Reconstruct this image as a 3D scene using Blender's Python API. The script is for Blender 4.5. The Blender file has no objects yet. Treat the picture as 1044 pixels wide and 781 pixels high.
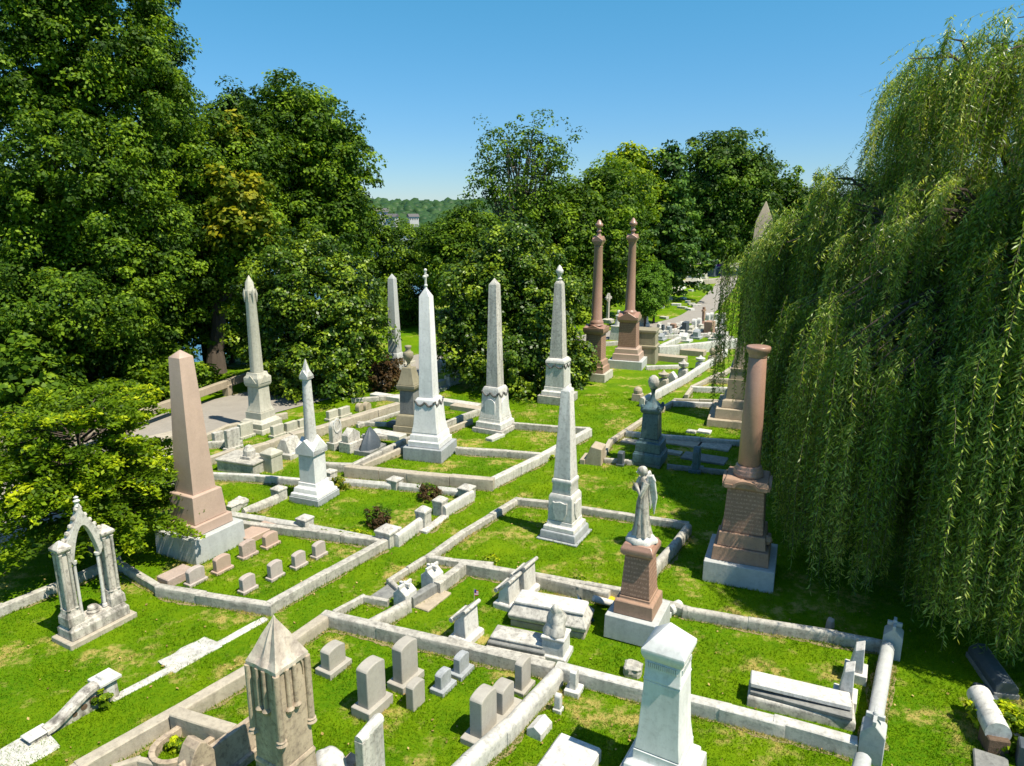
import bpy, bmesh, math, random
import numpy as np
from mathutils import Vector, Matrix
R = math.radians
PI = math.pi
# ---------------------------------------------------------------- camera, world, sun, exposure
scn = bpy.context.scene
COL = scn.collection
F, CX, CY, TILT, H = 724.0, 522.0, 390.5, R(13.6), 9.0
cam_d = bpy.data.cameras.new('camera'); cam = bpy.data.objects.new('camera', cam_d); COL.objects.link(cam)
cam.location = (0, 0, H); cam.rotation_euler = (R(90) - TILT, 0, 0)
cam_d.sensor_fit = 'HORIZONTAL'; cam_d.sensor_width = 36.0; cam_d.lens = 36.0 * F / 1044.0
cam_d.clip_start = 0.1; cam_d.clip_end = 9000
scn.camera = cam
SUN_ELEV, SUN_AZ = 61.0, -33.0            # direction towards the sun, math angle from +x
world = bpy.data.worlds.new('World'); scn.world = world; world.use_nodes = True
wn = world.node_tree; bg = wn.nodes['Background']
sky = wn.nodes.new('ShaderNodeTexSky'); sky.sky_type = 'NISHITA'; sky.sun_disc = False
sky.sun_elevation = R(SUN_ELEV); sky.sun_rotation = R(90 - SUN_AZ)
sky.altitude = 0; sky.air_density = 1.0; sky.dust_density = 0.0; sky.ozone_density = 3.0
tint = wn.nodes.new('ShaderNodeMix'); tint.data_type = 'RGBA'; tint.blend_type = 'MULTIPLY'; tint.inputs[0].default_value = 1.0
wtc = wn.nodes.new('ShaderNodeTexCoord'); wsp = wn.nodes.new('ShaderNodeSeparateXYZ'); wn.links.new(wtc.outputs['Generated'], wsp.inputs[0])
wr = wn.nodes.new('ShaderNodeValToRGB'); wn.links.new(wsp.outputs[2], wr.inputs[0])      # clear-day colour balance by height above the horizon
for i_, (p_, c_) in enumerate(((0.0, (0.42, 0.52, 0.69)), (0.10, (0.37, 0.58, 0.74)), (0.30, (0.30, 0.78, 0.84)), (0.8, (0.85, 1.0, 1.0)))):
    e_ = wr.color_ramp.elements[i_] if i_ < 2 else wr.color_ramp.elements.new(p_)
    e_.position = p_; e_.color = (*c_, 1)
wn.links.new(sky.outputs[0], tint.inputs[6]); wn.links.new(wr.outputs[0], tint.inputs[7]); wn.links.new(tint.outputs[2], bg.inputs[0]); bg.inputs[1].default_value = 0.115
sd = bpy.data.lights.new('sun', 'SUN'); sd.energy = 5.0; sd.angle = R(0.53); sd.color = (1.0, 0.93, 0.78)
sun = bpy.data.objects.new('sun', sd); COL.objects.link(sun)
sdir = Vector((math.cos(R(SUN_AZ)) * math.cos(R(SUN_ELEV)), math.sin(R(SUN_AZ)) * math.cos(R(SUN_ELEV)), math.sin(R(SUN_ELEV))))
sun.rotation_euler = sdir.to_track_quat('Z', 'Y').to_euler(); sun.location = (20, -20, 60)
vs = scn.view_settings; vs.view_transform = 'Standard'; vs.look = 'None'; vs.gamma = 1.0; vs.use_curve_mapping = False
vs.exposure = 0.62
cy = scn.cycles
cy.max_bounces = 6; cy.diffuse_bounces = 3; cy.glossy_bounces = 2; cy.transmission_bounces = 3; cy.transparent_max_bounces = 4
cy.use_denoising = True

# ---------------------------------------------------------------- finding places
cT, sT = math.cos(TILT), math.sin(TILT)
def ray(x, y):
    u = (x - CX) / F; v = (y - CY) / F
    return u, cT - v * sT, -sT - v * cT
def G(x, y, z=0.0):                       # point at height z seen at (x, y) of the photograph
    dx, dy, dz = ray(x, y); t = (z - H) / dz
    return Vector((dx * t, dy * t, z))
def RY(x, y, Y):                          # point at forward distance Y
    dx, dy, dz = ray(x, y); t = Y / dy
    return Vector((dx * t, Y, H + dz * t))
def depth(p): return p[1] * cT + (H - p[2]) * sT
def HZ(P, y):                             # height above P's spot that is seen at row y
    v = (y - CY) / F; Y = P[1]
    # (-Y sT + d cT) = v (Y cT + d sT)
    d = Y * (v * cT + sT) / (cT - v * sT)
    return H - d
def mpp(P, z=0): return depth((P[0], P[1], z)) / F
def half_of(P, w, yaw, z):                # half side of a square plan whose outline is w wide in the photo
    th = math.atan2(-P[1], -P[0]) - R(yaw)
    return w * mpp(P, z) / (abs(math.cos(th)) + abs(math.sin(th))) / 2
rnd = random.Random(7)

# ---------------------------------------------------------------- materials
def new_mat(name):
    m = bpy.data.materials.new(name); m.use_nodes = True
    nt = m.node_tree; b = nt.nodes['Principled BSDF']
    return m, nt, b
def N(nt, t, **kw):
    n = nt.nodes.new(t)
    for k, v in kw.items(): setattr(n, k, v)
    return n
def mixc(nt, fac, a, b, mode='MIX'):
    n = nt.nodes.new('ShaderNodeMix'); n.data_type = 'RGBA'; n.blend_type = mode
    for sock, val in ((n.inputs[0], fac), (n.inputs[6], a), (n.inputs[7], b)):
        if hasattr(val, 'links'): nt.links.new(val, sock)
        else: sock.default_value = val if not isinstance(val, tuple) else (*val[:3], 1)
    return n.outputs[2]
def ramp(nt, src, lo, hi, a=0.0, b=1.0):
    n = nt.nodes.new('ShaderNodeMapRange'); n.inputs[1].default_value = lo; n.inputs[2].default_value = hi
    n.inputs[3].default_value = a; n.inputs[4].default_value = b
    nt.links.new(src, n.inputs[0]); return n.outputs[0]
def noise(nt, vec, scale, detail=4, rough=0.55, dims=(1, 1, 1)):
    mp = nt.nodes.new('ShaderNodeMapping'); mp.inputs[3].default_value = (scale * dims[0], scale * dims[1], scale * dims[2])
    nt.links.new(vec, mp.inputs[0])
    n = nt.nodes.new('ShaderNodeTexNoise'); n.inputs['Scale'].default_value = 1; n.inputs['Detail'].default_value = detail
    n.inputs['Roughness'].default_value = rough; nt.links.new(mp.outputs[0], n.inputs['Vector']); return n.outputs[0]
def stone(name, base, stain, amount=0.5, tint=None, speck=0.12, rough=0.8, bump=0.25, streak=0.6, lettering=0.0):
    m, nt, b = new_mat(name)
    g = N(nt, 'ShaderNodeNewGeometry').outputs['Position']
    big = noise(nt, g, 1.7, 6, 0.65)
    st = noise(nt, g, 5.0, 5, 0.6, (1, 1, 0.12))
    fine = noise(nt, g, 60, 3, 0.7)
    mid = noise(nt, g, 11, 5, 0.7)
    c = mixc(nt, ramp(nt, big, 0.3, 0.7), base, tint or tuple(x * 0.82 for x in base))
    c = mixc(nt, ramp(nt, st, 0.44, 0.66, 0, amount * streak), c, stain)
    c = mixc(nt, ramp(nt, mid, 0.49, 0.66, 0, amount * .9), c, stain)
    c = mixc(nt, ramp(nt, fine, 0.25, 0.75, 0, 1), mixc(nt, speck * 2.2, c, tuple(x * 0.45 for x in base)), c)
    hgt = mixc(nt, 0.35, mid, fine)
    if lettering:                          # rows of worn carving on the faces
        sep = N(nt, 'ShaderNodeSeparateXYZ'); nt.links.new(g, sep.inputs[0])
        w = N(nt, 'ShaderNodeMath', operation='SINE'); mu = N(nt, 'ShaderNodeMath', operation='MULTIPLY'); mu.inputs[1].default_value = 62
        nt.links.new(sep.outputs[2], mu.inputs[0]); nt.links.new(mu.outputs[0], w.inputs[0])
        rows = ramp(nt, w.outputs[0], 0.0, 0.35)
        ch = ramp(nt, noise(nt, g, 38, 1, 0.5, (1, 1, 0.5)), 0.47, 0.53)
        mm = N(nt, 'ShaderNodeMath', operation='MULTIPLY'); nt.links.new(rows, mm.inputs[0]); nt.links.new(ch, mm.inputs[1])
        m2 = N(nt, 'ShaderNodeMath', operation='MULTIPLY'); nt.links.new(mm.outputs[0], m2.inputs[0]); m2.inputs[1].default_value = lettering
        c = mixc(nt, m2.outputs[0], c, tuple(min(1, x * 1.9 + .05) for x in base))
    nt.links.new(c, b.inputs['Base Color']); b.inputs['Roughness'].default_value = rough
    bp = N(nt, 'ShaderNodeBump'); bp.inputs['Strength'].default_value = bump; bp.inputs['Distance'].default_value = 0.03
    nt.links.new(hgt, bp.inputs['Height']); nt.links.new(bp.outputs[0], b.inputs['Normal'])
    return m
def plain(name, col, rough=0.7, metal=0.0):
    m, nt, b = new_mat(name)
    g = N(nt, 'ShaderNodeNewGeometry').outputs['Position']
    c = mixc(nt, ramp(nt, noise(nt, g, 9, 4), 0.3, 0.7), col, tuple(x * 0.7 for x in col))
    nt.links.new(c, b.inputs['Base Color']); b.inputs['Roughness'].default_value = rough; b.inputs['Metallic'].default_value = metal
    return m
def leafmat(name, a, b_, c_, trans=0.38, rough=0.55, spec=0.2):
    m, nt, b = new_mat(name)
    at = N(nt, 'ShaderNodeAttribute', attribute_name='tone')
    cr = N(nt, 'ShaderNodeValToRGB'); nt.links.new(at.outputs['Fac'], cr.inputs[0])
    e = cr.color_ramp.elements; e[0].color = (*a, 1); e[1].color = (*c_, 1); x = e.new(0.55); x.color = (*b_, 1)
    nt.links.new(cr.outputs[0], b.inputs['Base Color']); b.inputs['Roughness'].default_value = rough
    b.inputs['Specular IOR Level'].default_value = spec
    tr = N(nt, 'ShaderNodeBsdfTranslucent'); nt.links.new(mixc(nt, 1.0, cr.outputs[0], (1.35, 1.25, 0.5), 'MULTIPLY'), tr.inputs[0])
    ms = N(nt, 'ShaderNodeMixShader'); ms.inputs[0].default_value = trans
    nt.links.new(b.outputs[0], ms.inputs[1]); nt.links.new(tr.outputs[0], ms.inputs[2])
    nt.links.new(ms.outputs[0], nt.nodes['Material Output'].inputs[0])
    return m
def grass_colour(nt, vec):
    n1 = noise(nt, vec, 0.35, 4, 0.6); n2 = noise(nt, vec, 1.1, 5, 0.65); n3 = noise(nt, vec, 9, 4, 0.7); n4 = noise(nt, vec, 0.5, 6, 0.7)
    c = mixc(nt, ramp(nt, n1, 0.35, 0.65), (0.090, 0.212, 0.002), (0.180, 0.285, 0.003))
    c = mixc(nt, ramp(nt, n2, 0.35, 0.7, 0, 0.8), c, (0.048, 0.150, 0.002))
    c = mixc(nt, ramp(nt, n3, 0.4, 0.75, 0, 0.55), c, (0.23, 0.32, 0.006))
    # worn, straw-coloured patches
    dm = N(nt, 'ShaderNodeMath', operation='MULTIPLY')
    nt.links.new(ramp(nt, n4, 0.53, 0.62), dm.inputs[0]); nt.links.new(ramp(nt, noise(nt, vec, 4, 4, 0.75), 0.40, 0.56), dm.inputs[1])
    return mixc(nt, ramp(nt, dm.outputs[0], 0, 1, 0, 0.85), c, (0.50, 0.39, 0.12))
def mat_lawn(name):
    m, nt, b = new_mat(name)
    g = N(nt, 'ShaderNodeNewGeometry').outputs['Position']
    c = grass_colour(nt, g)
    if name == 'grass_blade':
        at = N(nt, 'ShaderNodeAttribute', attribute_name='tone')
        c = mixc(nt, at.outputs['Fac'], mixc(nt, 1.0, c, (0.78, 0.85, 0.8), 'MULTIPLY'), mixc(nt, 1.0, c, (1.35, 1.25, 1.3), 'MULTIPLY'))
        tr = N(nt, 'ShaderNodeBsdfTranslucent'); nt.links.new(c, tr.inputs[0])
        ms = N(nt, 'ShaderNodeMixShader'); ms.inputs[0].default_value = 0.4
        nt.links.new(b.outputs[0], ms.inputs[1]); nt.links.new(tr.outputs[0], ms.inputs[2])
        nt.links.new(ms.outputs[0], nt.nodes['Material Output'].inputs[0])
    else:
        f = noise(nt, g, 45, 3, 0.8)
        c = mixc(nt, ramp(nt, f, 0.3, 0.7, 0, 0.6), c, mixc(nt, 1.0, c, (0.45, 0.5, 0.5), 'MULTIPLY'))
        bp = N(nt, 'ShaderNodeBump'); bp.inputs['Strength'].default_value = 0.6; bp.inputs['Distance'].default_value = 0.05
        nt.links.new(f, bp.inputs['Height']); nt.links.new(bp.outputs[0], b.inputs['Normal'])
    nt.links.new(c, b.inputs['Base Color']); b.inputs['Roughness'].default_value = 0.75
    b.inputs['Specular IOR Level'].default_value = 0.06
    return m
M = {}
M['lawn'] = mat_lawn('lawn'); M['blade'] = mat_lawn('grass_blade')
M['marble'] = stone('white_marble', (0.72, 0.70, 0.65), (0.20, 0.185, 0.16), 0.55)
M['marble_clean'] = stone('clean_white_marble', (0.76, 0.75, 0.73), (0.30, 0.29, 0.27), 0.32, speck=0.03, bump=0.08)
M['marble_dirty'] = stone('weathered_marble', (0.62, 0.59, 0.52), (0.13, 0.12, 0.105), 0.8)
M['marble_stained'] = stone('soot_stained_marble', (0.62, 0.57, 0.49), (0.085, 0.075, 0.062), 0.9, streak=1.0, bump=0.4)
M['pale_buff'] = stone('streaked_pale_buff_stone', (0.66, 0.58, 0.48), (0.20, 0.15, 0.13), 0.6, tint=(0.50, 0.42, 0.34), streak=1.0)  # paler than the body's buff, with vertical streaks
M['grey'] = stone('grey_granite', (0.40, 0.42, 0.43), (0.16, 0.17, 0.17), 0.5)
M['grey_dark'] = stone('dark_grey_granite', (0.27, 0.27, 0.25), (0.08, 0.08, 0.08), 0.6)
M['kerb'] = stone('kerb_granite', (0.54, 0.51, 0.44), (0.12, 0.11, 0.095), 0.72, bump=0.5)
M['kerb_light'] = stone('pale_kerb_marble', (0.64, 0.62, 0.56), (0.17, 0.16, 0.145), 0.6, bump=0.4)
M['kerb_tan'] = stone('tan_kerb_stone', (0.50, 0.44, 0.34), (0.20, 0.17, 0.13), 0.5, bump=0.4)
M['concrete'] = stone('pale_concrete', (0.52, 0.53, 0.51), (0.27, 0.27, 0.26), 0.4)
M['pink'] = stone('pink_granite', (0.56, 0.405, 0.315), (0.38, 0.27, 0.21), 0.35, speck=0.25, rough=0.55, bump=0.1)
M['pink_rough'] = stone('rough_pink_granite', (0.54, 0.42, 0.35), (0.34, 0.25, 0.21), 0.5, speck=0.25, bump=0.9)
M['pink_grey'] = stone('faded_pink_granite', (0.52, 0.45, 0.40), (0.30, 0.25, 0.22), 0.4, speck=0.2)
M['red'] = stone('polished_red_granite', (0.46, 0.27, 0.195), (0.28, 0.15, 0.11), 0.4, speck=0.3, rough=0.35, bump=0.05)
M['brown'] = stone('brown_sandstone', (0.39, 0.245, 0.165), (0.19, 0.11, 0.075), 0.45, speck=0.1)
M['brown_text'] = stone('carved_brown_stone', (0.33, 0.19, 0.13), (0.17, 0.095, 0.065), 0.4, speck=0.1, lettering=0.35)
M['beige'] = stone('beige_limestone', (0.56, 0.53, 0.43), (0.27, 0.25, 0.19), 0.5)
M['tan'] = stone('tan_sandstone', (0.48, 0.40, 0.29), (0.24, 0.19, 0.13), 0.5)
M['tan_grey'] = stone('grey_tan_granite', (0.45, 0.42, 0.36), (0.24, 0.21, 0.18), 0.3, speck=0.15)
M['gothic'] = stone('buff_stone', (0.52, 0.42, 0.30), (0.15, 0.11, 0.085), 0.85, tint=(0.40, 0.31, 0.22))
M['grime'] = stone('dark_grime', (0.16, 0.15, 0.14), (0.07, 0.065, 0.06), 0.5)
M['olive'] = stone('olive_brown_stone', (0.33, 0.29, 0.19), (0.16, 0.14, 0.09), 0.5)
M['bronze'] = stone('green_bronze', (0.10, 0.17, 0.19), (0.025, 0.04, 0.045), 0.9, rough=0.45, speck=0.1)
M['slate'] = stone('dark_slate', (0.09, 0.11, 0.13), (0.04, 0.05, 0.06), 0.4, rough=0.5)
M['path'] = stone('path_gravel', (0.33, 0.30, 0.26), (0.22, 0.20, 0.17), 0.4, bump=0.3, streak=0)
M['soil'] = stone('soil', (0.16, 0.10, 0.06), (0.07, 0.045, 0.03), 0.5, bump=1.0)
M['earth'] = stone('dry_earth_and_straw', (0.34, 0.26, 0.12), (0.10, 0.16, 0.02), 0.9, speck=0.3, bump=0.8, streak=0.2)
M['bark'] = stone('bark', (0.10, 0.075, 0.055), (0.04, 0.03, 0.022), 0.6, bump=1.0, rough=0.95)
M['bark_pale'] = stone('pale_bark', (0.20, 0.17, 0.13), (0.08, 0.07, 0.05), 0.6, bump=0.8, rough=0.95)
M['cloth'] = plain('blue_tarpaulin', (0.02, 0.07, 0.13))
M['yellow'] = plain('yellow_plastic', (0.75, 0.50, 0.02), 0.4)
M['wood'] = stone('weathered_timber', (0.42, 0.35, 0.25), (0.2, 0.16, 0.11), 0.4)
M['roof'] = plain('roof_shingle', (0.12, 0.11, 0.11)); M['wall'] = plain('pale_wall', (0.6, 0.58, 0.55))
M['glass'] = plain('dark_glass', (0.03, 0.04, 0.05), 0.15)
M['red_cloth'] = plain('red_cloth', (0.45, 0.02, 0.03)); M['blue_cloth'] = plain('blue_cloth', (0.02, 0.03, 0.22)); M['white_cloth'] = plain('white_cloth', (0.8, 0.8, 0.8))
M['metal'] = plain('dark_metal', (0.06, 0.06, 0.06), 0.5)
M['purple'] = plain('purple_petals', (0.25, 0.05, 0.5)); M['pinkpetal'] = plain('pink_petals', (0.6, 0.2, 0.35))
M['leaf'] = leafmat('leaf_green', (0.021, 0.055, 0.0034), (0.073, 0.150, 0.0064), (0.243, 0.370, 0.0168))
M['leaf_dark'] = leafmat('leaf_dark_green', (0.015, 0.045, 0.0039), (0.050, 0.108, 0.0080), (0.159, 0.259, 0.0168), 0.3)
M['leaf_yellow'] = leafmat('leaf_yellowing', (0.06, 0.12, 0.006), (0.17, 0.21, 0.010), (0.42, 0.38, 0.02))
M['leaf_bright'] = leafmat('leaf_bright_green', (0.040, 0.089, 0.0022), (0.153, 0.256, 0.0048), (0.544, 0.609, 0.0120))
M['leaf_gloss'] = leafmat('leaf_glossy', (0.018, 0.047, 0.0034), (0.065, 0.132, 0.0080), (0.286, 0.384, 0.0180), 0.25, 0.4, 0.3)
M['leaf_conifer'] = leafmat('conifer_green', (0.013, 0.037, 0.0045), (0.038, 0.097, 0.0096), (0.129, 0.235, 0.0192), 0.15)
M['leaf_hedge'] = leafmat('clipped_green', (0.029, 0.079, 0.0034), (0.086, 0.187, 0.0080), (0.203, 0.384, 0.0168), 0.2)
M['leaf_willow'] = leafmat('willow_leaf', (0.060, 0.130, 0.012), (0.210, 0.345, 0.034), (0.580, 0.660, 0.170), 0.48, 0.38, 0.5)
M['leaf_red'] = leafmat('leaf_russet', (0.05, 0.035, 0.015), (0.10, 0.055, 0.022), (0.14, 0.11, 0.03))
M['leaf_litter'] = leafmat('dry_leaf', (0.20, 0.13, 0.04), (0.36, 0.24, 0.08), (0.50, 0.36, 0.14), 0.1)
M['leaf_far'] = leafmat('far_wood_green', (0.020, 0.055, 0.018), (0.032, 0.078, 0.022), (0.050, 0.105, 0.028), 0.1)  # bluish, low-contrast greens: distance haze put into the leaf colour
mw, nt, b = new_mat('river_water'); b.inputs['Base Color'].default_value = (0.05, 0.12, 0.17, 1); b.inputs['Roughness'].default_value = 0.18
g_ = N(nt, 'ShaderNodeNewGeometry').outputs['Position']; bp_ = N(nt, 'ShaderNodeBump'); bp_.inputs['Strength'].default_value = 0.5
nt.links.new(noise(nt, g_, 0.8, 4), bp_.inputs['Height']); nt.links.new(bp_.outputs[0], b.inputs['Normal']); M['water'] = mw

# ---------------------------------------------------------------- mesh builder
class MB:
    def __init__(s): s.v = []; s.f = []; s.M = Matrix.Identity(4)
    def at(s, x=0, y=0, z=0, rz=0, rx=0, ry=0):
        s.M = Matrix.Translation((x, y, z)) @ Matrix.Rotation(rz, 4, 'Z') @ Matrix.Rotation(ry, 4, 'Y') @ Matrix.Rotation(rx, 4, 'X'); return s
    def add(s, vs_, fs):
        o = len(s.v); s.v += [tuple(s.M @ Vector(p)) for p in vs_]; s.f += [tuple(i + o for i in f) for f in fs]; return s
    def rings(s, rs, cap=True):
        n = len(rs[0]); vs_ = [p for r in rs for p in r]; fs = []
        for k in range(len(rs) - 1):
            for i in range(n):
                j = (i + 1) % n; fs.append((k * n + i, k * n + j, (k + 1) * n + j, (k + 1) * n + i))
        if cap: fs.append(tuple(reversed(range(n)))); fs.append(tuple(range((len(rs) - 1) * n, len(rs) * n)))
        return s.add(vs_, fs)
    def sq(s, rows, cx=0, cy=0):          # rows (z, hx, hy)
        return s.rings([[(cx - hx, cy - hy, z), (cx + hx, cy - hy, z), (cx + hx, cy + hy, z), (cx - hx, cy + hy, z)] for z, hx, hy in rows])
    def box(s, x0, x1, y0, y1, z0, z1):
        return s.rings([[(x0, y0, z), (x1, y0, z), (x1, y1, z), (x0, y1, z)] for z in (z0, z1)])
    def lathe(s, rows, cx=0, cy=0, n=20):
        return s.rings([[(cx + r * math.cos(2 * PI * i / n), cy + r * math.sin(2 * PI * i / n), z) for i in range(n)] for z, r in rows])
    def prism(s, prof, x0, x1, axis='x'): # prof: (horizontal, z), counter-clockwise seen from +axis
        if axis == 'x': a = [(x0, p, z) for p, z in prof]; b_ = [(x1, p, z) for p, z in prof]
        else: a = [(p, x1, z) for p, z in prof]; b_ = [(p, x0, z) for p, z in prof]
        return s.rings([a, b_])
    def tube(s, pts, rad, n=8):
        pts = [Vector(p) for p in pts]; rs = []
        for i, p in enumerate(pts):
            d = (pts[min(i + 1, len(pts) - 1)] - pts[max(i - 1, 0)]).normalized()
            a = d.cross(Vector((0, 0, 1)) if abs(d.z) < 0.9 else Vector((1, 0, 0))).normalized(); b_ = d.cross(a)
            r = rad[i] if isinstance(rad, (list, tuple)) else rad
            rs.append([tuple(p + (a * math.cos(2 * PI * k / n) - b_ * math.sin(2 * PI * k / n)) * r) for k in range(n)])
        return s.rings([list(reversed(r)) for r in rs])
    def ball(s, c, r, n=12, sz=1.0):
        m = n // 2
        return s.lathe([(c[2] - r * sz * math.cos(PI * k / m), max(r * math.sin(PI * k / m), r * 0.02)) for k in range(m + 1)], c[0], c[1], n)
    def ring_face(s, outer, inner, x0, x1):   # two matched outlines (y, z), extruded along x
        n = len(outer); vs_ = [(x0, *p) for p in outer] + [(x0, *p) for p in inner] + [(x1, *p) for p in outer] + [(x1, *p) for p in inner]; fs = []
        for i in range(n - 1):
            j = i + 1
            fs += [(i, n + i, n + j, j), (2 * n + i, 2 * n + j, 3 * n + j, 3 * n + i), (i, j, 2 * n + j, 2 * n + i), (n + i, 3 * n + i, 3 * n + j, n + j)]
        fs += [(0, 2 * n, 3 * n, n), (n - 1, 2 * n - 1, 4 * n - 1, 3 * n - 1)]
        return s.add(vs_, fs)
    def build(s, name, mat, parent=None, bevel=0.0, smooth=19, seg=1, rough=0.0):
        me = bpy.data.meshes.new(name); me.from_pydata(s.v, [], s.f)
        bm = bmesh.new(); bm.from_mesh(me); bmesh.ops.recalc_face_normals(bm, faces=bm.faces)
        if bevel:
            es = [e for e in bm.edges if len(e.link_faces) == 2 and e.calc_face_angle(0) > R(28)]
            try: bmesh.ops.bevel(bm, geom=es, offset=bevel, segments=seg, profile=0.5, affect='EDGES', clamp_overlap=True)
            except Exception: pass
        if rough:
            bmesh.ops.subdivide_edges(bm, edges=[e for e in bm.edges if e.calc_length() > 0.18], cuts=3, use_grid_fill=True)
            for v in bm.verts: v.co += Vector((rnd.uniform(-1, 1), rnd.uniform(-1, 1), rnd.uniform(-1, 1))) * rough
        bm.to_mesh(me); bm.free()
        me.materials.append(M[mat] if isinstance(mat, str) else mat)
        me.shade_smooth(); me.set_sharp_from_angle(angle=R(smooth))
        o = bpy.data.objects.new(name, me); COL.objects.link(o)
        if parent: o.parent = parent
        return o
ALL = []
EDGES = []
def tag(o, label, cat, group=None):
    o['label'] = label; o['category'] = cat
    if group: o['group'] = group
    ALL.append(o); return o
def empty(name, P, yaw, label, cat, group=None):
    o = bpy.data.objects.new(name, None); COL.objects.link(o); o.location = (P[0], P[1], P[2] if len(P) > 2 else 0)
    o.rotation_euler = (0, 0, R(yaw)); o.empty_display_size = 0.3
    return tag(o, label, cat, group)
def structure(o): o['kind'] = 'structure'; return o
def copy_tree(src, loc, yaw, label, group=None, scale=1.0):
    c = src.copy(); COL.objects.link(c); c.location = loc; c.rotation_euler = (0, 0, R(yaw)); c['label'] = label; c.scale = (scale,) * 3
    if group: c['group'] = group
    for ch in src.children:
        d = ch.copy(); COL.objects.link(d); d.parent = c
        for gg in ch.children:
            e = gg.copy(); COL.objects.link(e); e.parent = d
    ALL.append(c); return c
def quads_mesh(name, V, Fc, tone, mat, parent=None, nside=4):
    me = bpy.data.meshes.new(name); nv = len(V); nf = len(Fc)
    me.vertices.add(nv); me.vertices.foreach_set('co', V.astype(np.float32).ravel())
    me.loops.add(nf * nside); me.loops.foreach_set('vertex_index', Fc.astype(np.int32).ravel())
    me.polygons.add(nf); me.polygons.foreach_set('loop_start', np.arange(0, nf * nside, nside, dtype=np.int32))
    me.update(calc_edges=True)
    a = me.attributes.new('tone', 'FLOAT', 'POINT'); a.data.foreach_set('value', tone.astype(np.float32))
    me.materials.append(M[mat]); o = bpy.data.objects.new(name, me); COL.objects.link(o)
    if parent: o.parent = parent
    return o
# ---------------------------------------------------------------- ground, river, paths
FA, FB = G(120, 446), G(238, 401)          # line of the rail fence above the river bank
fd = (FB - FA).normalized(); fn = Vector((-fd.y, fd.x, 0))
def outside(x, y): return (x - FA.x) * fn.x + (y - FA.y) * fn.y
def sstep(a, b_, x):
    t = min(1, max(0, (x - a) / (b_ - a))); return t * t * (3 - 2 * t)
def terrain(x, y):
    d = outside(x, y) - 1.6
    z = -20 * sstep(0, 60, d) - 4 * sstep(60, 100, d)
    far = math.hypot(x, y)
    hill = sstep(620, 1000, far) * (36 + 6 * math.sin(x * .006 + 1) + 5 * math.sin(x * .017) - 9 * sstep(-600, -900, x))
    return z + hill * (1 if d > 0 else 0.4)
def grid_axis(lo, hi, n, c, k):
    a = math.asinh((lo - c) / k); b_ = math.asinh((hi - c) / k)
    return [c + k * math.sinh(a + (b_ - a) * i / n) for i in range(n + 1)]
xs = grid_axis(-3500, 3500, 190, -15, 20); ys = grid_axis(-600, 4500, 190, 30, 25)
gv = [(x, y, terrain(x, y)) for y in ys for x in xs]; nx = len(xs)
gf = [(j * nx + i, j * nx + i + 1, (j + 1) * nx + i + 1, (j + 1) * nx + i) for j in range(len(ys) - 1) for i in range(nx - 1)]
me = bpy.data.meshes.new('ground'); me.from_pydata(gv, [], gf); me.materials.append(M['lawn']); me.shade_smooth()
ground = structure(bpy.data.objects.new('ground', me)); COL.objects.link(ground)
wv = [(-3400, -500, -21.5), (-30, -500, -21.5), (400, 700, -21.5), (400, 2500, -21.5), (-3400, 2500, -21.5)]
me = bpy.data.meshes.new('river'); me.from_pydata(wv, [], [(0, 1, 2, 3, 4)]); me.materials.append(M['water'])
river = structure(bpy.data.objects.new('river', me)); COL.objects.link(river)
def smooth_line(pts, n=10):
    out = []
    P_ = [pts[0]] + list(pts) + [pts[-1]]
    for i in range(1, len(P_) - 2):
        p0, p1, p2, p3 = [Vector(q) for q in P_[i - 1:i + 3]]
        for k in range(n):
            t = k / n
            out.append(0.5 * ((2 * p1) + (p2 - p0) * t + (2 * p0 - 5 * p1 + 4 * p2 - p3) * t * t + (3 * p1 - p0 - 3 * p2 + p3) * t ** 3))
    out.append(Vector(P_[-2])); return out
def ribbon(name, pts, w, z, mat, thick=0.0):
    P_ = smooth_line([(p.x, p.y, 0) for p in pts], 14); mb = MB(); vs_ = []
    for i, p in enumerate(P_):
        d = (P_[min(i + 1, len(P_) - 1)] - P_[max(i - 1, 0)]).normalized(); n_ = Vector((-d.y, d.x, 0))
        ww = w[0] + (w[1] - w[0]) * i / (len(P_) - 1) if isinstance(w, tuple) else w
        for s in (-1, -.35, .35, 1):
            q = p + n_ * (ww / 2 * s); vs_.append((q.x, q.y, terrain(q.x, q.y) + z))
    fs = [(4 * i + k, 4 * i + k + 1, 4 * i + 5 + k, 4 * i + 4 + k) for i in range(len(P_) - 1) for k in range(3)]
    me = bpy.data.meshes.new(name); me.from_pydata(vs_, [], fs); me.materials.append(M[mat]); me.shade_smooth()
    o = bpy.data.objects.new(name, me); COL.objects.link(o); return structure(o)
ribbon('path', [G(748, 268), G(744, 281), G(738, 293), G(727, 306), G(716, 317), G(700, 326), G(665, 334), G(620, 342), G(585, 348)], 2.4, 0.05, 'path')
ribbon('road', [G(-160, 600), G(-30, 535), G(60, 486), G(150, 449), G(225, 421), G(300, 402), G(380, 385), G(470, 362), G(585, 348)], (4.8, 4.2), 0.03, 'path')

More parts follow.
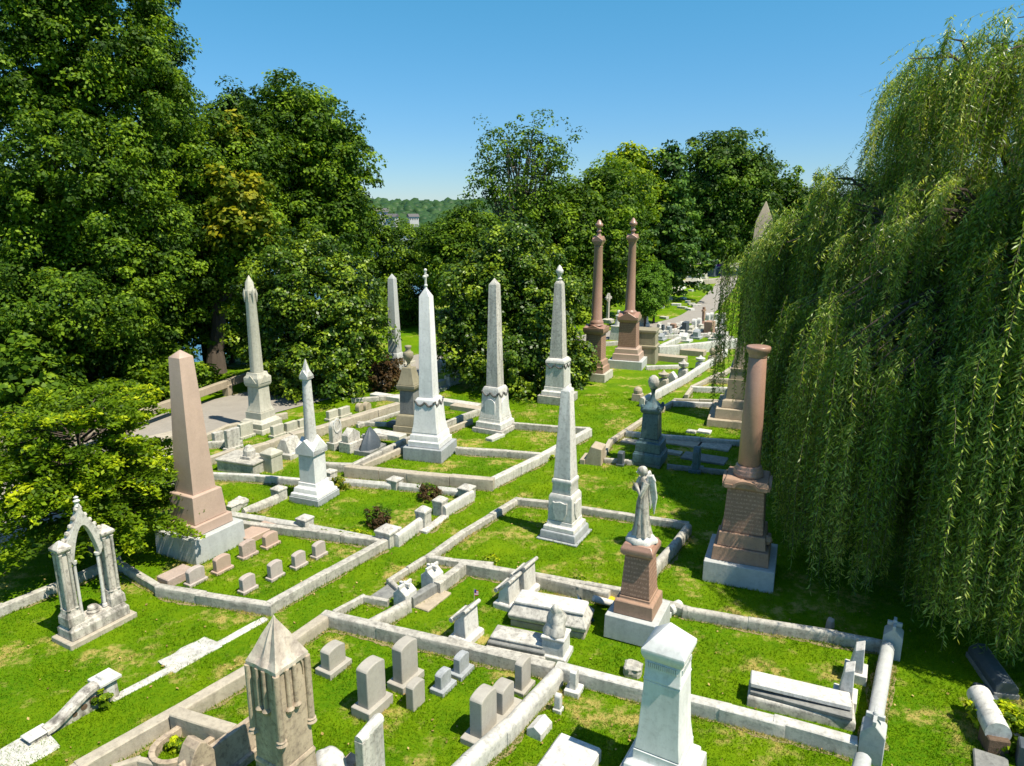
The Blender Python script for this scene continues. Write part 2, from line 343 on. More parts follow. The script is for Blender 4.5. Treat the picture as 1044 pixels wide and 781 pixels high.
# ---------------------------------------------------------------- foliage
rng = np.random.default_rng(11)
def unit(a): return a / np.maximum(np.linalg.norm(a, axis=1, keepdims=True), 1e-6)
def leaves(P_, Nrm, size, tone, long=1.5, droop=0.0):
    n = len(P_)
    t = unit(np.cross(Nrm, rng.normal(size=(n, 3)))); 
    if droop: t = unit(t + np.array([0, 0, -droop])); 
    b_ = unit(np.cross(Nrm, t)); s = size * rng.uniform(0.6, 1.25, (n, 1))
    V = np.empty((n, 4, 3)); V[:, 0] = P_ - t * s * long * 0.5; V[:, 2] = P_ + t * s * long * 0.5
    V[:, 1] = P_ + b_ * s * 0.5; V[:, 3] = P_ - b_ * s * 0.5
    return V.reshape(-1, 3), np.arange(4 * n).reshape(n, 4), np.repeat(tone, 4)
def crown(name, ells, nclump, per, leaf, cr, mat, parent, flat=0.75, shell=(0.55, 1.0), upbias=0.5, tonev=0.25, origin=(0, 0, 0), long=1.5):
    """ells: (cx,cy,cz,rx,ry,rz) in world metres; leaf clumps spread through and over these volumes"""
    E = np.array(ells, float); wgt = (E[:, 3] * E[:, 4] + E[:, 3] * E[:, 5] + E[:, 4] * E[:, 5]); wgt /= wgt.sum()
    idx = rng.choice(len(E), nclump, p=wgt); d = unit(rng.normal(size=(nclump, 3)))
    u = rng.uniform(shell[0] ** 2, shell[1] ** 2, nclump) ** 0.5
    C = E[idx, :3] + d * u[:, None] * E[idx, 3:6]
    # lumpy outline
    C += d * (rng.normal(size=(nclump, 1)) * 0.15) * E[idx, 3:6]
    # drop clumps buried deep inside another volume
    keep = np.ones(nclump, bool)
    for k in range(len(E)):
        q = np.linalg.norm((C - E[k, :3]) / E[k, 3:6], axis=1); keep &= ~((q < shell[0] * 0.8) & (idx != k))
    C = C[keep]; d = d[keep]; m = len(C)
    cs = cr * rng.uniform(0.55, 1.35, m); ct = np.clip(0.5 + rng.normal(0, tonev, m), 0, 1)
    n = m * per; ci = np.repeat(np.arange(m), per)
    ld = unit(rng.normal(size=(n, 3)) + np.array([0, 0, 0.45])); rr = rng.uniform(0.35, 1, n) ** 0.6
    off = ld * (rr * cs[ci])[:, None]; off[:, 2] *= flat
    P_ = C[ci] + off
    Nn = unit(ld * 0.7 + d[ci] * 0.35 + np.array([0, 0, upbias]) + rng.normal(size=(n, 3)) * 0.45)
    tone = np.clip(ct[ci] + rng.normal(0, 0.16, n), 0, 1)
    V, Fc, T = leaves(P_ - np.array(origin), Nn, leaf, tone, long)
    return quads_mesh(name, V, Fc, T, mat, parent)
def limbs(name, base, tips, r0, mat, parent, fork=0.45, rtip=0.03, n=8, origin=(0, 0, 0), sway=0.05):
    mb = MB(); B = Vector(base); O = Vector(origin)
    cen = sum((Vector(t) for t in tips), Vector()) / len(tips)
    top = B.lerp(cen, fork); hgt = (top - B).length
    pts = [B - Vector((0, 0, 0.4))] + [B.lerp(top, t) + Vector((rnd.uniform(-1, 1), rnd.uniform(-1, 1), 0)) * sway * hgt * t * (1 - t) * 3 for t in (0.05, .3, .6, 1)]
    mb.tube([p - O for p in pts], [r0 * 1.5, r0 * 1.15, r0 * 0.9, r0 * 0.8, r0 * 0.62], 10)
    for t in tips:
        t = Vector(t); s = pts[-1].lerp(pts[-2], rnd.uniform(0, .9)); L = (t - s).length
        mid = s.lerp(t, .45) + Vector((rnd.uniform(-1, 1), rnd.uniform(-1, 1), rnd.uniform(.2, 1))) * L * 0.1
        mb.tube([s - O, mid - O, t - O], [r0 * rnd.uniform(.3, .5), r0 * .22, rtip], n)
        for _ in range(3):
            q = mid.lerp(t, rnd.uniform(0, .8)); e = q + Vector((rnd.uniform(-1, 1), rnd.uniform(-1, 1), rnd.uniform(0, 1))).normalized() * min(.9, L * .15)
            mb.tube([q - O, e - O], [r0 * .15, rtip * .6], 5)
    return mb.build(name, mat, parent)
def tree(label, base, ells, r0, leafm, nclump, per, leaf, cr, cat='tree', name='broadleaf_tree', bark='bark', group='tall trees around the cemetery', ntips=9, **kw):
    o = empty(name, base, 0, label, cat, group); B = tuple(base)
    tips = []
    for k in range(ntips):
        e = ells[k % len(ells)]; a = rnd.uniform(0, 2 * PI); s = rnd.uniform(0, .5)
        tips.append((e[0] + math.cos(a) * e[3] * s, e[1] + math.sin(a) * e[4] * s, e[2] + rnd.uniform(-.3, .6) * e[5]))
    limbs('trunk', B, tips, r0, bark, o, origin=B)
    crown('crown', ells, nclump, per, leaf, cr, leafm, o, origin=B, **kw)
    return o
def EP(px, py, Y, rpx, rpy, ry=None):      # volume seen at (px,py) with half sizes in photo pixels, at forward distance Y
    p = RY(px, py, Y); m = depth(p) / F
    return (p.x, p.y, p.z, rpx * m, (ry if ry else (rpx * m)), rpy * m)
def base_at(x, y): return Vector((x, y, terrain(x, y)))
# big tree on the left, layered masses
tree('huge dark green tree filling the left edge, taller than the frame', base_at(-21.5, 35),
     [EP(20, 60, 34, 75, 70), EP(95, 45, 36, 75, 75), EP(140, 110, 37, 50, 75), EP(60, 170, 34, 85, 75), EP(0, 250, 33, 60, 70), EP(110, 220, 36, 75, 75), EP(150, 260, 37, 60, 60), EP(70, 300, 33, 85, 60), EP(20, 350, 33, 40, 45), EP(115, 340, 34, 50, 50), EP(60, -40, 35, 90, 60)],
     0.55, 'leaf', 2500, 115, 0.125, 0.68, shell=(0.5, 1.0), ntips=18)
tree('tall dark tree with feathery top behind the huge left tree', base_at(-19, 44),
     [EP(165, 90, 44, 26, 100), EP(185, 190, 44, 38, 80), EP(175, 290, 43, 50, 60), EP(235, 130, 48, 22, 40)],
     0.4, 'leaf_conifer', 950, 105, 0.14, 0.75, group='tall trees around the cemetery', ntips=10)
tree('forked trunk tree with yellowing leaves behind the pink obelisk', base_at(*RY(222, 402, 40).xy),
     [EP(215, 175, 41, 45, 55), EP(240, 240, 41, 45, 55), EP(205, 280, 41, 38, 40), EP(262, 165, 42, 28, 50)],
     0.5, 'leaf', 650, 100, 0.14, 0.7)
crownY = crown('yellow_foliage', [EP(243, 215, 39.2, 32, 48), EP(240, 135, 41, 15, 22)], 110, 40, 0.22, 0.6, 'leaf_yellow', ALL[-1], origin=tuple(ALL[-1].location), shell=(.1, 1))
tree('tall rounded tree top rising behind the beige obelisk', base_at(-14.8, 47),
     [EP(305, 130, 46, 52, 42), EP(335, 175, 46, 45, 45), EP(285, 190, 47, 45, 50), EP(345, 225, 46, 38, 35), EP(310, 240, 45, 50, 40)],
     0.45, 'leaf', 1050, 95, 0.155, 0.72)
tree('dense glossy dark bush tree left of the grey distant obelisk', base_at(*RY(318, 412, 36.5).xy),
     [EP(315, 300, 36.5, 62, 55), EP(345, 330, 35.5, 45, 50), EP(285, 335, 36, 42, 50), EP(320, 375, 35, 55, 38), EP(362, 372, 36, 26, 34)],
     0.28, 'leaf_gloss', 1050, 90, 0.125, 0.5, name='holly_tree')
tree('bright rounded evergreen between the holly and the grey obelisk', base_at(-10.5, 62),
     [EP(402, 260, 60, 38, 36), EP(385, 290, 59, 35, 35), EP(420, 290, 60, 30, 35), EP(400, 315, 58, 40, 25), EP(368, 232, 58, 18, 22)],
     0.3, 'leaf', 700, 80, 0.16, 0.65, upbias=0.6)
tree('glossy magnolia with pale specks behind the white obelisks', base_at(0.1, 38.5),
     [EP(525, 265, 37.5, 40, 35), EP(490, 300, 37, 42, 40), EP(545, 315, 37, 45, 45), EP(480, 345, 36.5, 36, 45), EP(530, 365, 36, 55, 40), EP(575, 380, 36.5, 22, 30)],
     0.28, 'leaf_gloss', 1050, 85, 0.13, 0.5, name='magnolia_tree')
tree('round green shrub at the foot of the nearer red column', base_at(*G(588, 392).xy),
     [EP(585, 368, 37.2, 22, 22), EP(575, 385, 37, 18, 14)], 0.08, 'leaf_gloss', 130, 40, 0.15, 0.35, cat='shrub', name='shrub', group=None, ntips=4)
tree('tall sparse tree showing bare branches against the sky', base_at(1.2, 62),
     [EP(510, 152, 61, 34, 28), EP(548, 146, 61, 36, 28), EP(500, 190, 61, 26, 30), EP(535, 195, 61, 45, 40), EP(560, 170, 62, 25, 25)],
     0.4, 'leaf', 300, 34, 0.17, 0.75, bark='bark_pale', shell=(.35, 1), ntips=44)
tree('dark leafy tree under the sparse tree left of the red columns', base_at(-3, 58),
     [EP(480, 245, 56, 34, 34), EP(460, 270, 54, 30, 40), EP(500, 270, 55, 40, 36), EP(440, 255, 66, 18, 22)], 0.35, 'leaf', 850, 80, 0.165, 0.7)
tree('broad green tree directly behind the two red columns', base_at(7.5, 66),
     [EP(582, 228, 64, 40, 40), EP(622, 205, 66, 38, 36), EP(560, 250, 62, 45, 50), EP(605, 250, 63, 50, 50), EP(612, 285, 62, 26, 36), EP(570, 300, 60, 40, 40)],
     0.5, 'leaf', 1400, 85, 0.19, 0.85)
tree('pale green leafy tree peeping between the columns and conifer', base_at(13.5, 78),
     [EP(645, 185, 76, 28, 32), EP(655, 225, 75, 30, 40)], 0.4, 'leaf_bright', 400, 56, 0.26, 0.9)
tree('shaggy conifer with a bare grey side right of the red columns', base_at(16.3, 76),
     [EP(682, 180, 75, 14, 34), EP(678, 225, 75, 28, 40), EP(685, 265, 74, 36, 32), EP(645, 255, 72, 20, 40)], 0.4, 'leaf_conifer', 520, 44, 0.30, 0.9, name='conifer_tree', upbias=0.2, flat=.45)
tree('very dark dense tall tree on the right skyline', base_at(32, 108),
     [EP(735, 180, 106, 42, 44), EP(720, 220, 105, 36, 42), EP(755, 215, 106, 38, 45), EP(735, 243, 104, 34, 18), EP(772, 195, 108, 20, 28)],
     0.8, 'leaf_dark', 1100, 64, 0.32, 1.3, upbias=.35, ntips=8)
tree('olive green tree on the skyline beside the willow', base_at(42, 112),
     [EP(795, 215, 110, 26, 36), EP(820, 225, 108, 28, 36), EP(850, 240, 108, 30, 30)], 0.5, 'leaf', 420, 44, 0.42, 1.4)
tree('dark tree behind the far graves at the top of the path', base_at(25, 128),
     [EP(690, 235, 125, 34, 26), EP(660, 245, 120, 26, 32), EP(715, 262, 140, 20, 14)], 0.5, 'leaf_dark', 420, 40, 0.42, 1.4)
for i, (px, py, Y, rx_, rz_, lb) in enumerate([(659, 297, 56, 13, 20, 'left of the two clipped cone evergreens by the hillside lawn'), (668, 290, 58, 13, 21, 'right, taller one of the two clipped cone evergreens by the lawn')]):
    e = EP(px, py, Y, rx_, rz_)
    tree(lb, base_at(e[0], e[1]), [e, (e[0], e[1], e[2] - e[5] * .5, e[3] * .95, e[4] * .95, e[5] * .7)], 0.1, 'leaf_hedge', 420, 80, 0.09, 0.3, name='clipped_evergreen', group='clipped evergreens', ntips=3, shell=(.85, 1), tonev=.1)
# bank trees below the road, crowns seen from above
for i, (x, y, rr, lb) in enumerate([(-21.5, 30, 2.6, 'bushy tree below the rail fence at the left of the road'), (-25, 34, 3.0, 'loose green tree on the river bank at the far left'), (-20, 37, 2.6, 'low green tree between rail fence and forked trunk'),
        (-24, 42, 3.2, 'rounded bank tree behind the forked trunk'), (-17.5, 43.5, 2.8, 'low tree behind the beige obelisk'), (-30, 46, 4, 'pale bank tree nearest the river glimpse')]):
    z = terrain(x, y)
    tree(lb, base_at(x, y), [(x, y, z + rr * 1.1, rr, rr, rr * .9), (x + rr * .5, y - rr * .4, z + rr * .8, rr * .7, rr * .7, rr * .7)], 0.15, 'leaf', 230, 40, 0.2, 0.55, name='bank_tree', group='small trees on the river bank', ntips=5)
for k in range(16):
    t = k / 15; q = FA.lerp(FB, t * 1.35 - .3) + fn * rnd.uniform(1.6, 3.4); z = terrain(q.x, q.y); r_ = rnd.uniform(.8, 1.3)
    tree(['dull', 'rounded', 'untidy', 'pale-tipped', 'squat', 'spreading', 'small', 'dense'][k % 8] + ' leafy shrub beyond the rail fence, ' + ['behind the low layered tree', 'left of the pink obelisk shaft', 'seen just right of the pink obelisk shaft', 'toward the beige obelisk'][k // 4], base_at(q.x, q.y), [(q.x, q.y, z + r_ * .7, r_, r_, r_ * .8)], .04, 'leaf' if k % 3 else 'leaf_bright', 46, 40, .13, .35, cat='shrub', name='bank_shrub', group='thicket of shrubs beyond the rail fence', ntips=3)
# small layered tree at the left front
P0 = base_at(-11.3, 17.6)
o = empty('hornbeam_tree', P0, 0, 'low spreading bright green tree with layered sprays behind the gothic arch', 'tree')
tips = []; V_, F_, T_ = [], [], []; nv = 0
sprays = []
for k in range(290):
    a = rng.uniform(0, 2 * PI); zz = rng.uniform(0.15, 1) ; rad = (3.5 * (1 - zz * .6) ** .7) * rng.uniform(.7, 1.05)
    tip = np.array([P0.x + math.cos(a) * rad, P0.y + math.sin(a) * rad, 0.25 + zz * 4.1 + rng.uniform(-.15, .15)]); root = np.array([P0.x + math.cos(a) * .15, P0.y + math.sin(a) * .15, 0.4 + zz * 3.3])
    sprays.append((root, tip)); L = np.linalg.norm(tip - root); n = int(150 * L / 2)
    t = rng.uniform(0.35, 1.03, n); side = rng.normal(0, .17, n) * (1.25 - t); d = (tip - root) / L; sd_ = np.cross(d, [0, 0, 1]); sd_ /= np.linalg.norm(sd_)
    P_ = root + (tip - root) * t[:, None] + sd_ * side[:, None] * 1.7; P_[:, 2] += rng.normal(0, .035, n) - .12 * np.abs(side) - .12 * t ** 3 + .25 * np.sin(t * 2.6)
    Nn = unit(np.array([0, 0, 1.0]) + rng.normal(size=(n, 3)) * .45); tn = np.clip(rng.normal(.26, .17) + .45 * (t - .5) + rng.normal(0, .12, n), 0, 1)
    v, f, tt = leaves(P_ - np.array(P0), Nn, 0.075, tn, 1.9, .25); V_.append(v); F_.append(f + nv); T_.append(tt); nv += len(v)
quads_mesh('crown', np.concatenate(V_), np.concatenate(F_), np.concatenate(T_), 'leaf_bright', o)
mb = MB(); mb.tube([(0, 0, -.3), (0.05, 0, 1.2), (0, .1, 2.6), (0, 0, 3.6)], [.16, .12, .08, .02])
for r_, t_ in sprays[::2]: mb.tube([Vector(r_) - P0, Vector((r_ + t_) / 2) - P0 + Vector((0, 0, .18)), Vector(t_) - P0 + Vector((0, 0, -.02))], [.025, .015, .004], 4)
mb.build('trunk', 'bark', o)

# ---------------------------------------------------------------- the willow
W0 = base_at(14.9, 19.0)
will = empty('weeping_willow', W0, 0, 'enormous weeping willow trailing its strands to the lawn on the right', 'tree')
mb = MB(); mb.tube([(0, 0, -.4), (0, 0, .5), (-.2, .1, 2), (-.3, 0, 4)], [1.0, .72, .6, .5], 12)
# lobes: x, y, top height, radius
lobes = [(0, 0, 14.2, 4.2), (-3.1, -4.3, 13.0, 2.5), (-.6, -4.6, 14.2, 3.2), (-3.0, 0.9, 13.5, 1.6), (-2.0, 3.4, 13.0, 2.1), (-4.4, 2.4, 10.2, 1.8), (-4.6, -.4, 8.0, 1.9), (-5.4, 1.4, 6.4, 1.4), (2.6, -5.0, 14.8, 3.6), (-4.7, 3.6, 9.5, 2.3), (-2.8, 2.2, 10.6, 2.8), (-4.9, .8, 9.3, 2.0), (-3.9, -1.6, 9.9, 2.3), (-3.6, -4.8, 8.4, 2.2), (-5.4, -3.4, 6.6, 1.3), (-5.0, -5.4, 6.2, 1.2), (-2.6, -6.6, 7.2, 1.6), (-.2, -7.2, 7.6, 1.6),
         (-2.2, -6.0, 9.0, 2.4), (.8, -6.6, 10.6, 2.8), (3.8, -6.0, 11.5, 3.0), (5, 2, 13.5, 4.5), (0, 5, 11, 3.6), (-5.7, 5.6, 8.8, 1.8), (-6.0, 4.2, 8.2, 1.3), (-4.9, -2.6, 6.6, 1.7), (-4.4, 1.8, 7.0, 2.0), (-1, -3, 11.2, 3)]
heads = []
for li, (lx, ly, lz, lr) in enumerate(lobes):
    m1 = Vector((lx * .3, ly * .3, 4 + (lz - 4) * .5)); m2 = Vector((lx * .65, ly * .65, lz - 1.4)); e_ = Vector((lx, ly, lz - .9))
    mb.tube([(-.25, 0, 3.4), m1, m2, e_], [.36, .24, .14, .05], 8)
    for k in range(int(5 + lr * 7)):
        a = rnd.uniform(0, 2 * PI); q = rnd.uniform(.12, 1) ** .6 * lr; s0 = m2.lerp(e_, rnd.uniform(.1, 1))
        h_ = Vector((lx + math.cos(a) * q, ly + math.sin(a) * q, lz - .42 * q * q / lr + rnd.uniform(-1.3, .35)))
        mid = s0.lerp(h_, .55) + Vector((0, 0, .25)); heads.append((h_, mid, s0, math.atan2(ly + math.sin(a) * q, lx + math.cos(a) * q), lz))
        mb.tube([s0, mid, h_ - Vector((0, 0, .1))], [.06, .035, .01], 5)
mb.build('trunk', 'bark', will)
V_, F_, T_ = [], [], []; nv = 0; SV, SF = [], []
def strand(p, L, dirx, diry, reach, tone0, leafk=1.0):
    global nv
    n = max(6, int(L / 0.05)); tt = np.linspace(0, 1, n) * L; ph = rng.uniform(0, 6); wob = rng.uniform(.01, .05)
    ex = reach * (1 - np.exp(-tt * 1.5))
    C = np.stack([p[0] + dirx * ex + wob * np.sin(tt * 1.4 + ph), p[1] + diry * ex + wob * np.cos(tt * 1.2 + ph), p[2] - tt + .38 * (1 - np.exp(-tt * 1.8))], 1)
    C[:, 2] = np.maximum(C[:, 2], .05)
    lf = rng.normal(size=(n, 3)); lf[:, 2] = -.95; lf = unit(lf); nn = unit(np.cross(lf, rng.normal(size=(n, 3)))); bb = np.cross(lf, nn)
    ln = rng.uniform(.10, .19, (n, 1)) * leafk; wd = .030 * leafk
    v = np.empty((n, 4, 3)); v[:, 0] = C; v[:, 1] = C + lf * ln * .45 + bb * wd * .5; v[:, 2] = C + lf * ln; v[:, 3] = C + lf * ln * .45 - bb * wd * .5
    V_.append(v.reshape(-1, 3)); F_.append(np.arange(4 * n).reshape(n, 4) + nv); T_.append(np.repeat(np.clip(tone0 + rng.normal(0, .17, n), 0, 1), 4)); nv += 4 * n
    k_ = max(3, n // 12); ii = np.linspace(0, n - 1, k_).astype(int); o_ = len(SV)
    for i_ in ii: SV.append((C[i_, 0] - .005, C[i_, 1] - .003, C[i_, 2])); SV.append((C[i_, 0] + .005, C[i_, 1] + .003, C[i_, 2]))
    for q in range(k_ - 1): SF.append((o_ + 2 * q, o_ + 2 * q + 1, o_ + 2 * q + 3, o_ + 2 * q + 2))
for h_, mid, s0, ang, lz in heads:               # each branch tip carries a tress of strands
    facing = (h_.x + 14.9) * -.62 + (h_.y + 19) * -.78 < -19     # seen from the lawn side
    r_hor = math.hypot(h_.x, h_.y); edge = r_hor > 3.9
    for w_ in range(2 if facing or edge else 1):
        t = rng.uniform(.5, 1); c = mid.lerp(h_, t) + Vector((rng.normal(0, .22), rng.normal(0, .22), 0))
        full = c.z - rng.uniform(.05, 1) ** 2 * 1.5
        L0 = full if (edge and rng.random() < .74) else min(full, rng.uniform(1.4, 5.2))
        if h_.y > 3.2: L0 = min(L0, rng.uniform(3.0, 6.0))
        elif rng.random() < .18: L0 *= rng.uniform(.35, .8)
        tone0 = np.clip(rng.normal(.42, .24) + .03 * (c.z - 7), .05, .9); dx, dy = math.cos(ang) + rng.normal(0, .3), math.sin(ang) + rng.normal(0, .3); rc = rng.uniform(.1, .6)  # tone climbs with height: sunlit upper strands painted into the leaf colour
        for q in range(int(rng.integers(7, 14))):
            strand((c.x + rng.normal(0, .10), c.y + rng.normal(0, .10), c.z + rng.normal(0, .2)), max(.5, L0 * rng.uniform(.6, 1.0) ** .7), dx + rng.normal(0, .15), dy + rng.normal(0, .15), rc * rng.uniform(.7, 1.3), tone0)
    for q in range(10):                           # short arching sprays clothe the top, sunlight painted in as brighter tone
        t = rng.uniform(0, 1); c = s0.lerp(h_, t)
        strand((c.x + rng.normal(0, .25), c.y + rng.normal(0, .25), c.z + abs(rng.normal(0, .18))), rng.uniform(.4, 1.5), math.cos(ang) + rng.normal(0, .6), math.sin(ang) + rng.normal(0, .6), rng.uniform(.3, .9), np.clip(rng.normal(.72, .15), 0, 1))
bt = MB()
for k in range(330):                              # the outer skirt: long tresses hanging clear of the crown, uneven and gappy
    th = R(rng.uniform(165, 318)); dg = math.degrees(th)
    if math.sin(dg * .31) * math.sin(dg * .13 + 1) > .45: continue
    r0_ = 7.2 + 1.25 * sstep(182, 212, dg) - .3 * sstep(260, 300, dg); rr_ = r0_ - abs(rng.normal(0, .55)); zt_ = rng.uniform(4.0, 6.4 if dg < 228 else 8.8) + .5 * math.sin(dg * .2)
    cx_, cy_ = rr_ * math.cos(th), rr_ * math.sin(th); tone0 = np.clip(rng.normal(.55, .24), .1, .95)
    drop = (zt_ - rng.uniform(.05, 1) ** 2 * 1.3) if rng.random() < .7 else rng.uniform(1.5, 4.5)
    s0 = Vector((cx_ * .5, cy_ * .5, zt_ + 1.6)); bt.tube([s0, Vector((cx_ * .8, cy_ * .8, zt_ + .9)), Vector((cx_, cy_, zt_ + .1))], [.045, .03, .008], 5)
    for q in range(int(rng.integers(8, 15))):
        strand((cx_ + rng.normal(0, .13), cy_ + rng.normal(0, .13), zt_ + rng.normal(0, .25)), max(.6, min(zt_ - .05, drop * rng.uniform(.6, 1.0) ** .6)), math.cos(th) + rng.normal(0, .3), math.sin(th) + rng.normal(0, .3), rng.uniform(.05, .45), tone0)
    for q in range(9):                            # sprays along the carrying branch
        t = rng.uniform(0, 1); c = s0.lerp(Vector((cx_, cy_, zt_ + .3)), t)
        strand((c.x + rng.normal(0, .15), c.y + rng.normal(0, .15), c.z + .35 * math.sin(t * 3)), rng.uniform(.6, 2.2), math.cos(th) + rng.normal(0, .5), math.sin(th) + rng.normal(0, .5), rng.uniform(.1, .6), tone0)
bt.build('branches', 'bark', will)
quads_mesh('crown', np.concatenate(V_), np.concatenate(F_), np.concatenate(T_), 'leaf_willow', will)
quads_mesh('twigs', np.array(SV), np.array(SF), np.full(len(SV), .5), 'bark_pale', will)
print('willow', len(heads), nv // 4)

# ---------------------------------------------------------------- wooded hills across the river, houses, bridge
V_, F_, T_ = [], [], []; nv = 0
ico = bmesh.new(); bmesh.ops.create_icosphere(ico, subdivisions=2, radius=1.0); iv = np.array([v.co[:] for v in ico.verts]); if_ = np.array([[v.index for v in f.verts] for f in ico.faces]); ico.free()
for k in range(5200):
    a = rng.uniform(-40, 36) if k % 3 else rng.uniform(-14, -2)
    r_ = 680 + 520 * rng.random() ** 1.2; x = r_ * math.sin(R(a)); y = r_ * math.cos(R(a)); z = terrain(x, y)
    s = rng.uniform(4.5, 9)
    vv = iv * (1 + rng.normal(0, .13, (len(iv), 1))) * np.array([s, s, s * rng.uniform(.7, 1.2)]) + np.array([x, y, z + s * .6])
    V_.append(vv); F_.append(if_ + nv); nv += len(vv); T_.append(np.clip(np.full(len(vv), rng.uniform(.1, .9)) + rng.normal(0, .1, len(vv)), 0, 1))
fw = quads_mesh('far_woods', np.concatenate(V_), np.concatenate(F_), np.concatenate(T_), 'leaf_far', None, 3); fw['kind'] = 'stuff'; fw['label'] = 'hazy wooded hills across the river'; fw['category'] = 'woods'
def house(px, py, Y, w, d, h, lb, yaw=10, roof='roof'):
    p = RY(px, py, Y); o = empty('house', (p.x, p.y, p.z - h), yaw, lb, 'house', 'houses on the hills across the river')
    MB().box(-w / 2, w / 2, -d / 2, d / 2, -8, h).build('wall', 'wall', o)
    MB().prism([(-d / 2 - .8, h), (d / 2 + .8, h), (0, h + d * .35)], -w / 2 - .8, w / 2 + .8).build('roof', roof, o)
    for k in range(4): MB().box(-w / 2 + w * (k + .3) / 4.3, -w / 2 + w * (k + .7) / 4.3, -d / 2 - .1, -d / 2 + .3, h * .4, h * .75).build('window', 'glass', o)
house(388, 216, 700, 14, 10, 7, 'pale house on the far hill, left of the tree gap'); house(400, 221, 690, 10, 8, 5, 'small white house low on the far hill', -20); house(381, 224, 660, 16, 10, 5, 'pale house half hidden by the bank trees', 5); house(421, 221, 695, 9, 8, 5, 'tiny pale house right of the other hill houses', 25)
p = RY(436, 243, 420); o = empty('bridge', (p.x, p.y, p.z), -8, 'long white bridge deck glimpsed between the trees', 'bridge')
MB().box(-90, 30, -5, 5, -2, 1.2).build('deck', 'wall', o); MB().box(-90, 30, -5.2, -4.9, 1.2, 2.6).build('parapet', 'wall', o)
for k in range(5): MB().box(-80 + 24 * k, -77 + 24 * k, -3, 3, -(p.z + 24), -2).build('pier', 'wall', o)

# ---------------------------------------------------------------- kerbs round the plots
zj = [0]
def kerb(label, pts, w=0.27, h=0.27, mat='kerb', prof='flat', name='stone_kerb', stone_len=1.5, yaw=None, group='kerbs edging the grave plots'):
    w *= .72; h *= .9
    Ps = [G(x, y, h) for x, y in pts]; O = Ps[0]
    o = bpy.data.objects.new(name, None); mb = MB()
    for a, b_ in zip(Ps[:-1], Ps[1:]):
        d = Vector((b_.x - a.x, b_.y - a.y, 0)); L = d.length
        if L < .02: continue
        n = max(1, round(L / stone_len)); ang = math.atan2(d.y, d.x); d.normalize()
        for k in range(n):
            s0 = L * k / n - (w * .42 if k == 0 else -.008); s1 = L * (k + 1) / n + (w * .42 if k == n - 1 else -.008)
            zj[0] += 1; hh = h + ((zj[0] * 7) % 11 - 5) * .0022; ww = w * (1 + ((zj[0] * 5) % 7 - 3) * .006); c = a + d * (s0 + s1) / 2 - O + Vector((-d.y, d.x, 0)) * rnd.uniform(-.008, .008); l = (s1 - s0) / 2
            mb.at(c.x, c.y, 0, ang + rnd.uniform(-.008, .008), rnd.uniform(-.02, .02))
            if prof == 'flat': pr = [(-ww / 2, -.1), (ww / 2, -.1), (ww / 2, hh - .02), (ww / 2 - .022, hh), (-ww / 2 + .022, hh), (-ww / 2, hh - .02)]
            elif prof == 'round': pr = [(-ww / 2, -.1), (ww / 2, -.1)] + [(ww / 2 * math.cos(PI * q / 8), hh - ww / 2 * .9 + ww / 2 * .9 * math.sin(PI * q / 8)) for q in range(9)]
            elif prof == 'ridge': pr = [(-ww / 2, -.1), (ww / 2, -.1), (ww / 2, hh - .1), (0, hh), (-ww / 2, hh - .1)]
            mb.prism(pr, -l, l)
    o = mb.build(name, mat, None, bevel=.004, rough=.0035, smooth=30); o.location = (O.x, O.y, 0)
    o['kind'] = 'thing'; return tag(o, label, 'kerb', group)
EV, EF = [], []
_k = kerb
def K(label, pts, w=.27, h=.27, *a_, **k_):
    Ps = [G(x, y, h * .9) for x, y in pts]
    for s in (-1, 1):
        base_ = len(EV); n_ = 0
        for a, b_ in zip(Ps[:-1], Ps[1:]):
            d = Vector((b_.x - a.x, b_.y - a.y, 0)); L = d.length
            if L < .05: continue
            d.normalize(); nn = Vector((-d.y, d.x, 0)) * s; e0, e1 = a + nn * w * .41, b_ + nn * w * .41
            if a.y < 45: EDGES.append((e0.x, e0.y, e1.x, e1.y) if s > 0 else (e1.x, e1.y, e0.x, e0.y))
            m = max(2, int(L / .12)); st_ = len(EV)
            for i in range(m + 1):
                q = a + d * (L * i / m); ww = max(.0, .05 + .07 * math.sin(q.x * 3 + q.y * 2.3) * math.sin(q.y * 1.1 - q.x) + rnd.uniform(-.02, .05))
                p1 = q + nn * (w * .3); p2 = q + nn * (w * .4 + ww); zz = .005 + .0004 * (len(ALL) % 9); EV.append((p1.x, p1.y, zz)); EV.append((p2.x, p2.y, zz))
            for i in range(m): EF.append((st_ + 2 * i, st_ + 2 * i + 1, st_ + 2 * i + 3, st_ + 2 * i + 2))
    return _k(label, pts, w, h, *a_, **k_)
K('straight pale kerb in front of the eight little pink and white headstones', [(163, 597), (205, 604), (275, 615)], .27, .3)
K('kerb running away on the right of the little pink headstones plot', [(277, 613), (332, 582), (391, 550)], .28, .3)
K('back kerb of the little headstones plot, behind the pink obelisk', [(388, 549), (310, 539), (238, 530)], .25, .27)
K('shaded kerb passing behind the gothic arch under the low tree', [(-30, 632), (0, 617), (70, 589), (118, 567)], .26, .27)
K('short shaded kerb between the gothic arch and the pink plot', [(118, 570), (163, 597)], .24, .24)
K('long left kerb of the foreground headstone plot', [(60, 791), (85, 776), (175, 725), (250, 682), (330, 627)], .34, .33, 'kerb_tan')
K('kerb across the foreground behind the tan headstones, left of the round-topped divider', [(333, 625), (390, 638), (480, 658), (560, 676)], .32, .33)
K('kerb running right from the round-topped divider behind the big white pedestal monument', [(572, 678), (655, 699), (740, 719), (795, 733), (868, 753)], .32, .33, 'kerb_light')
K('thick round-topped divider coping in the foreground', [(566, 683), (515, 737), (480, 767), (440, 806)], .36, .40, 'kerb_light', 'round', 'stone_coping', 2.2)
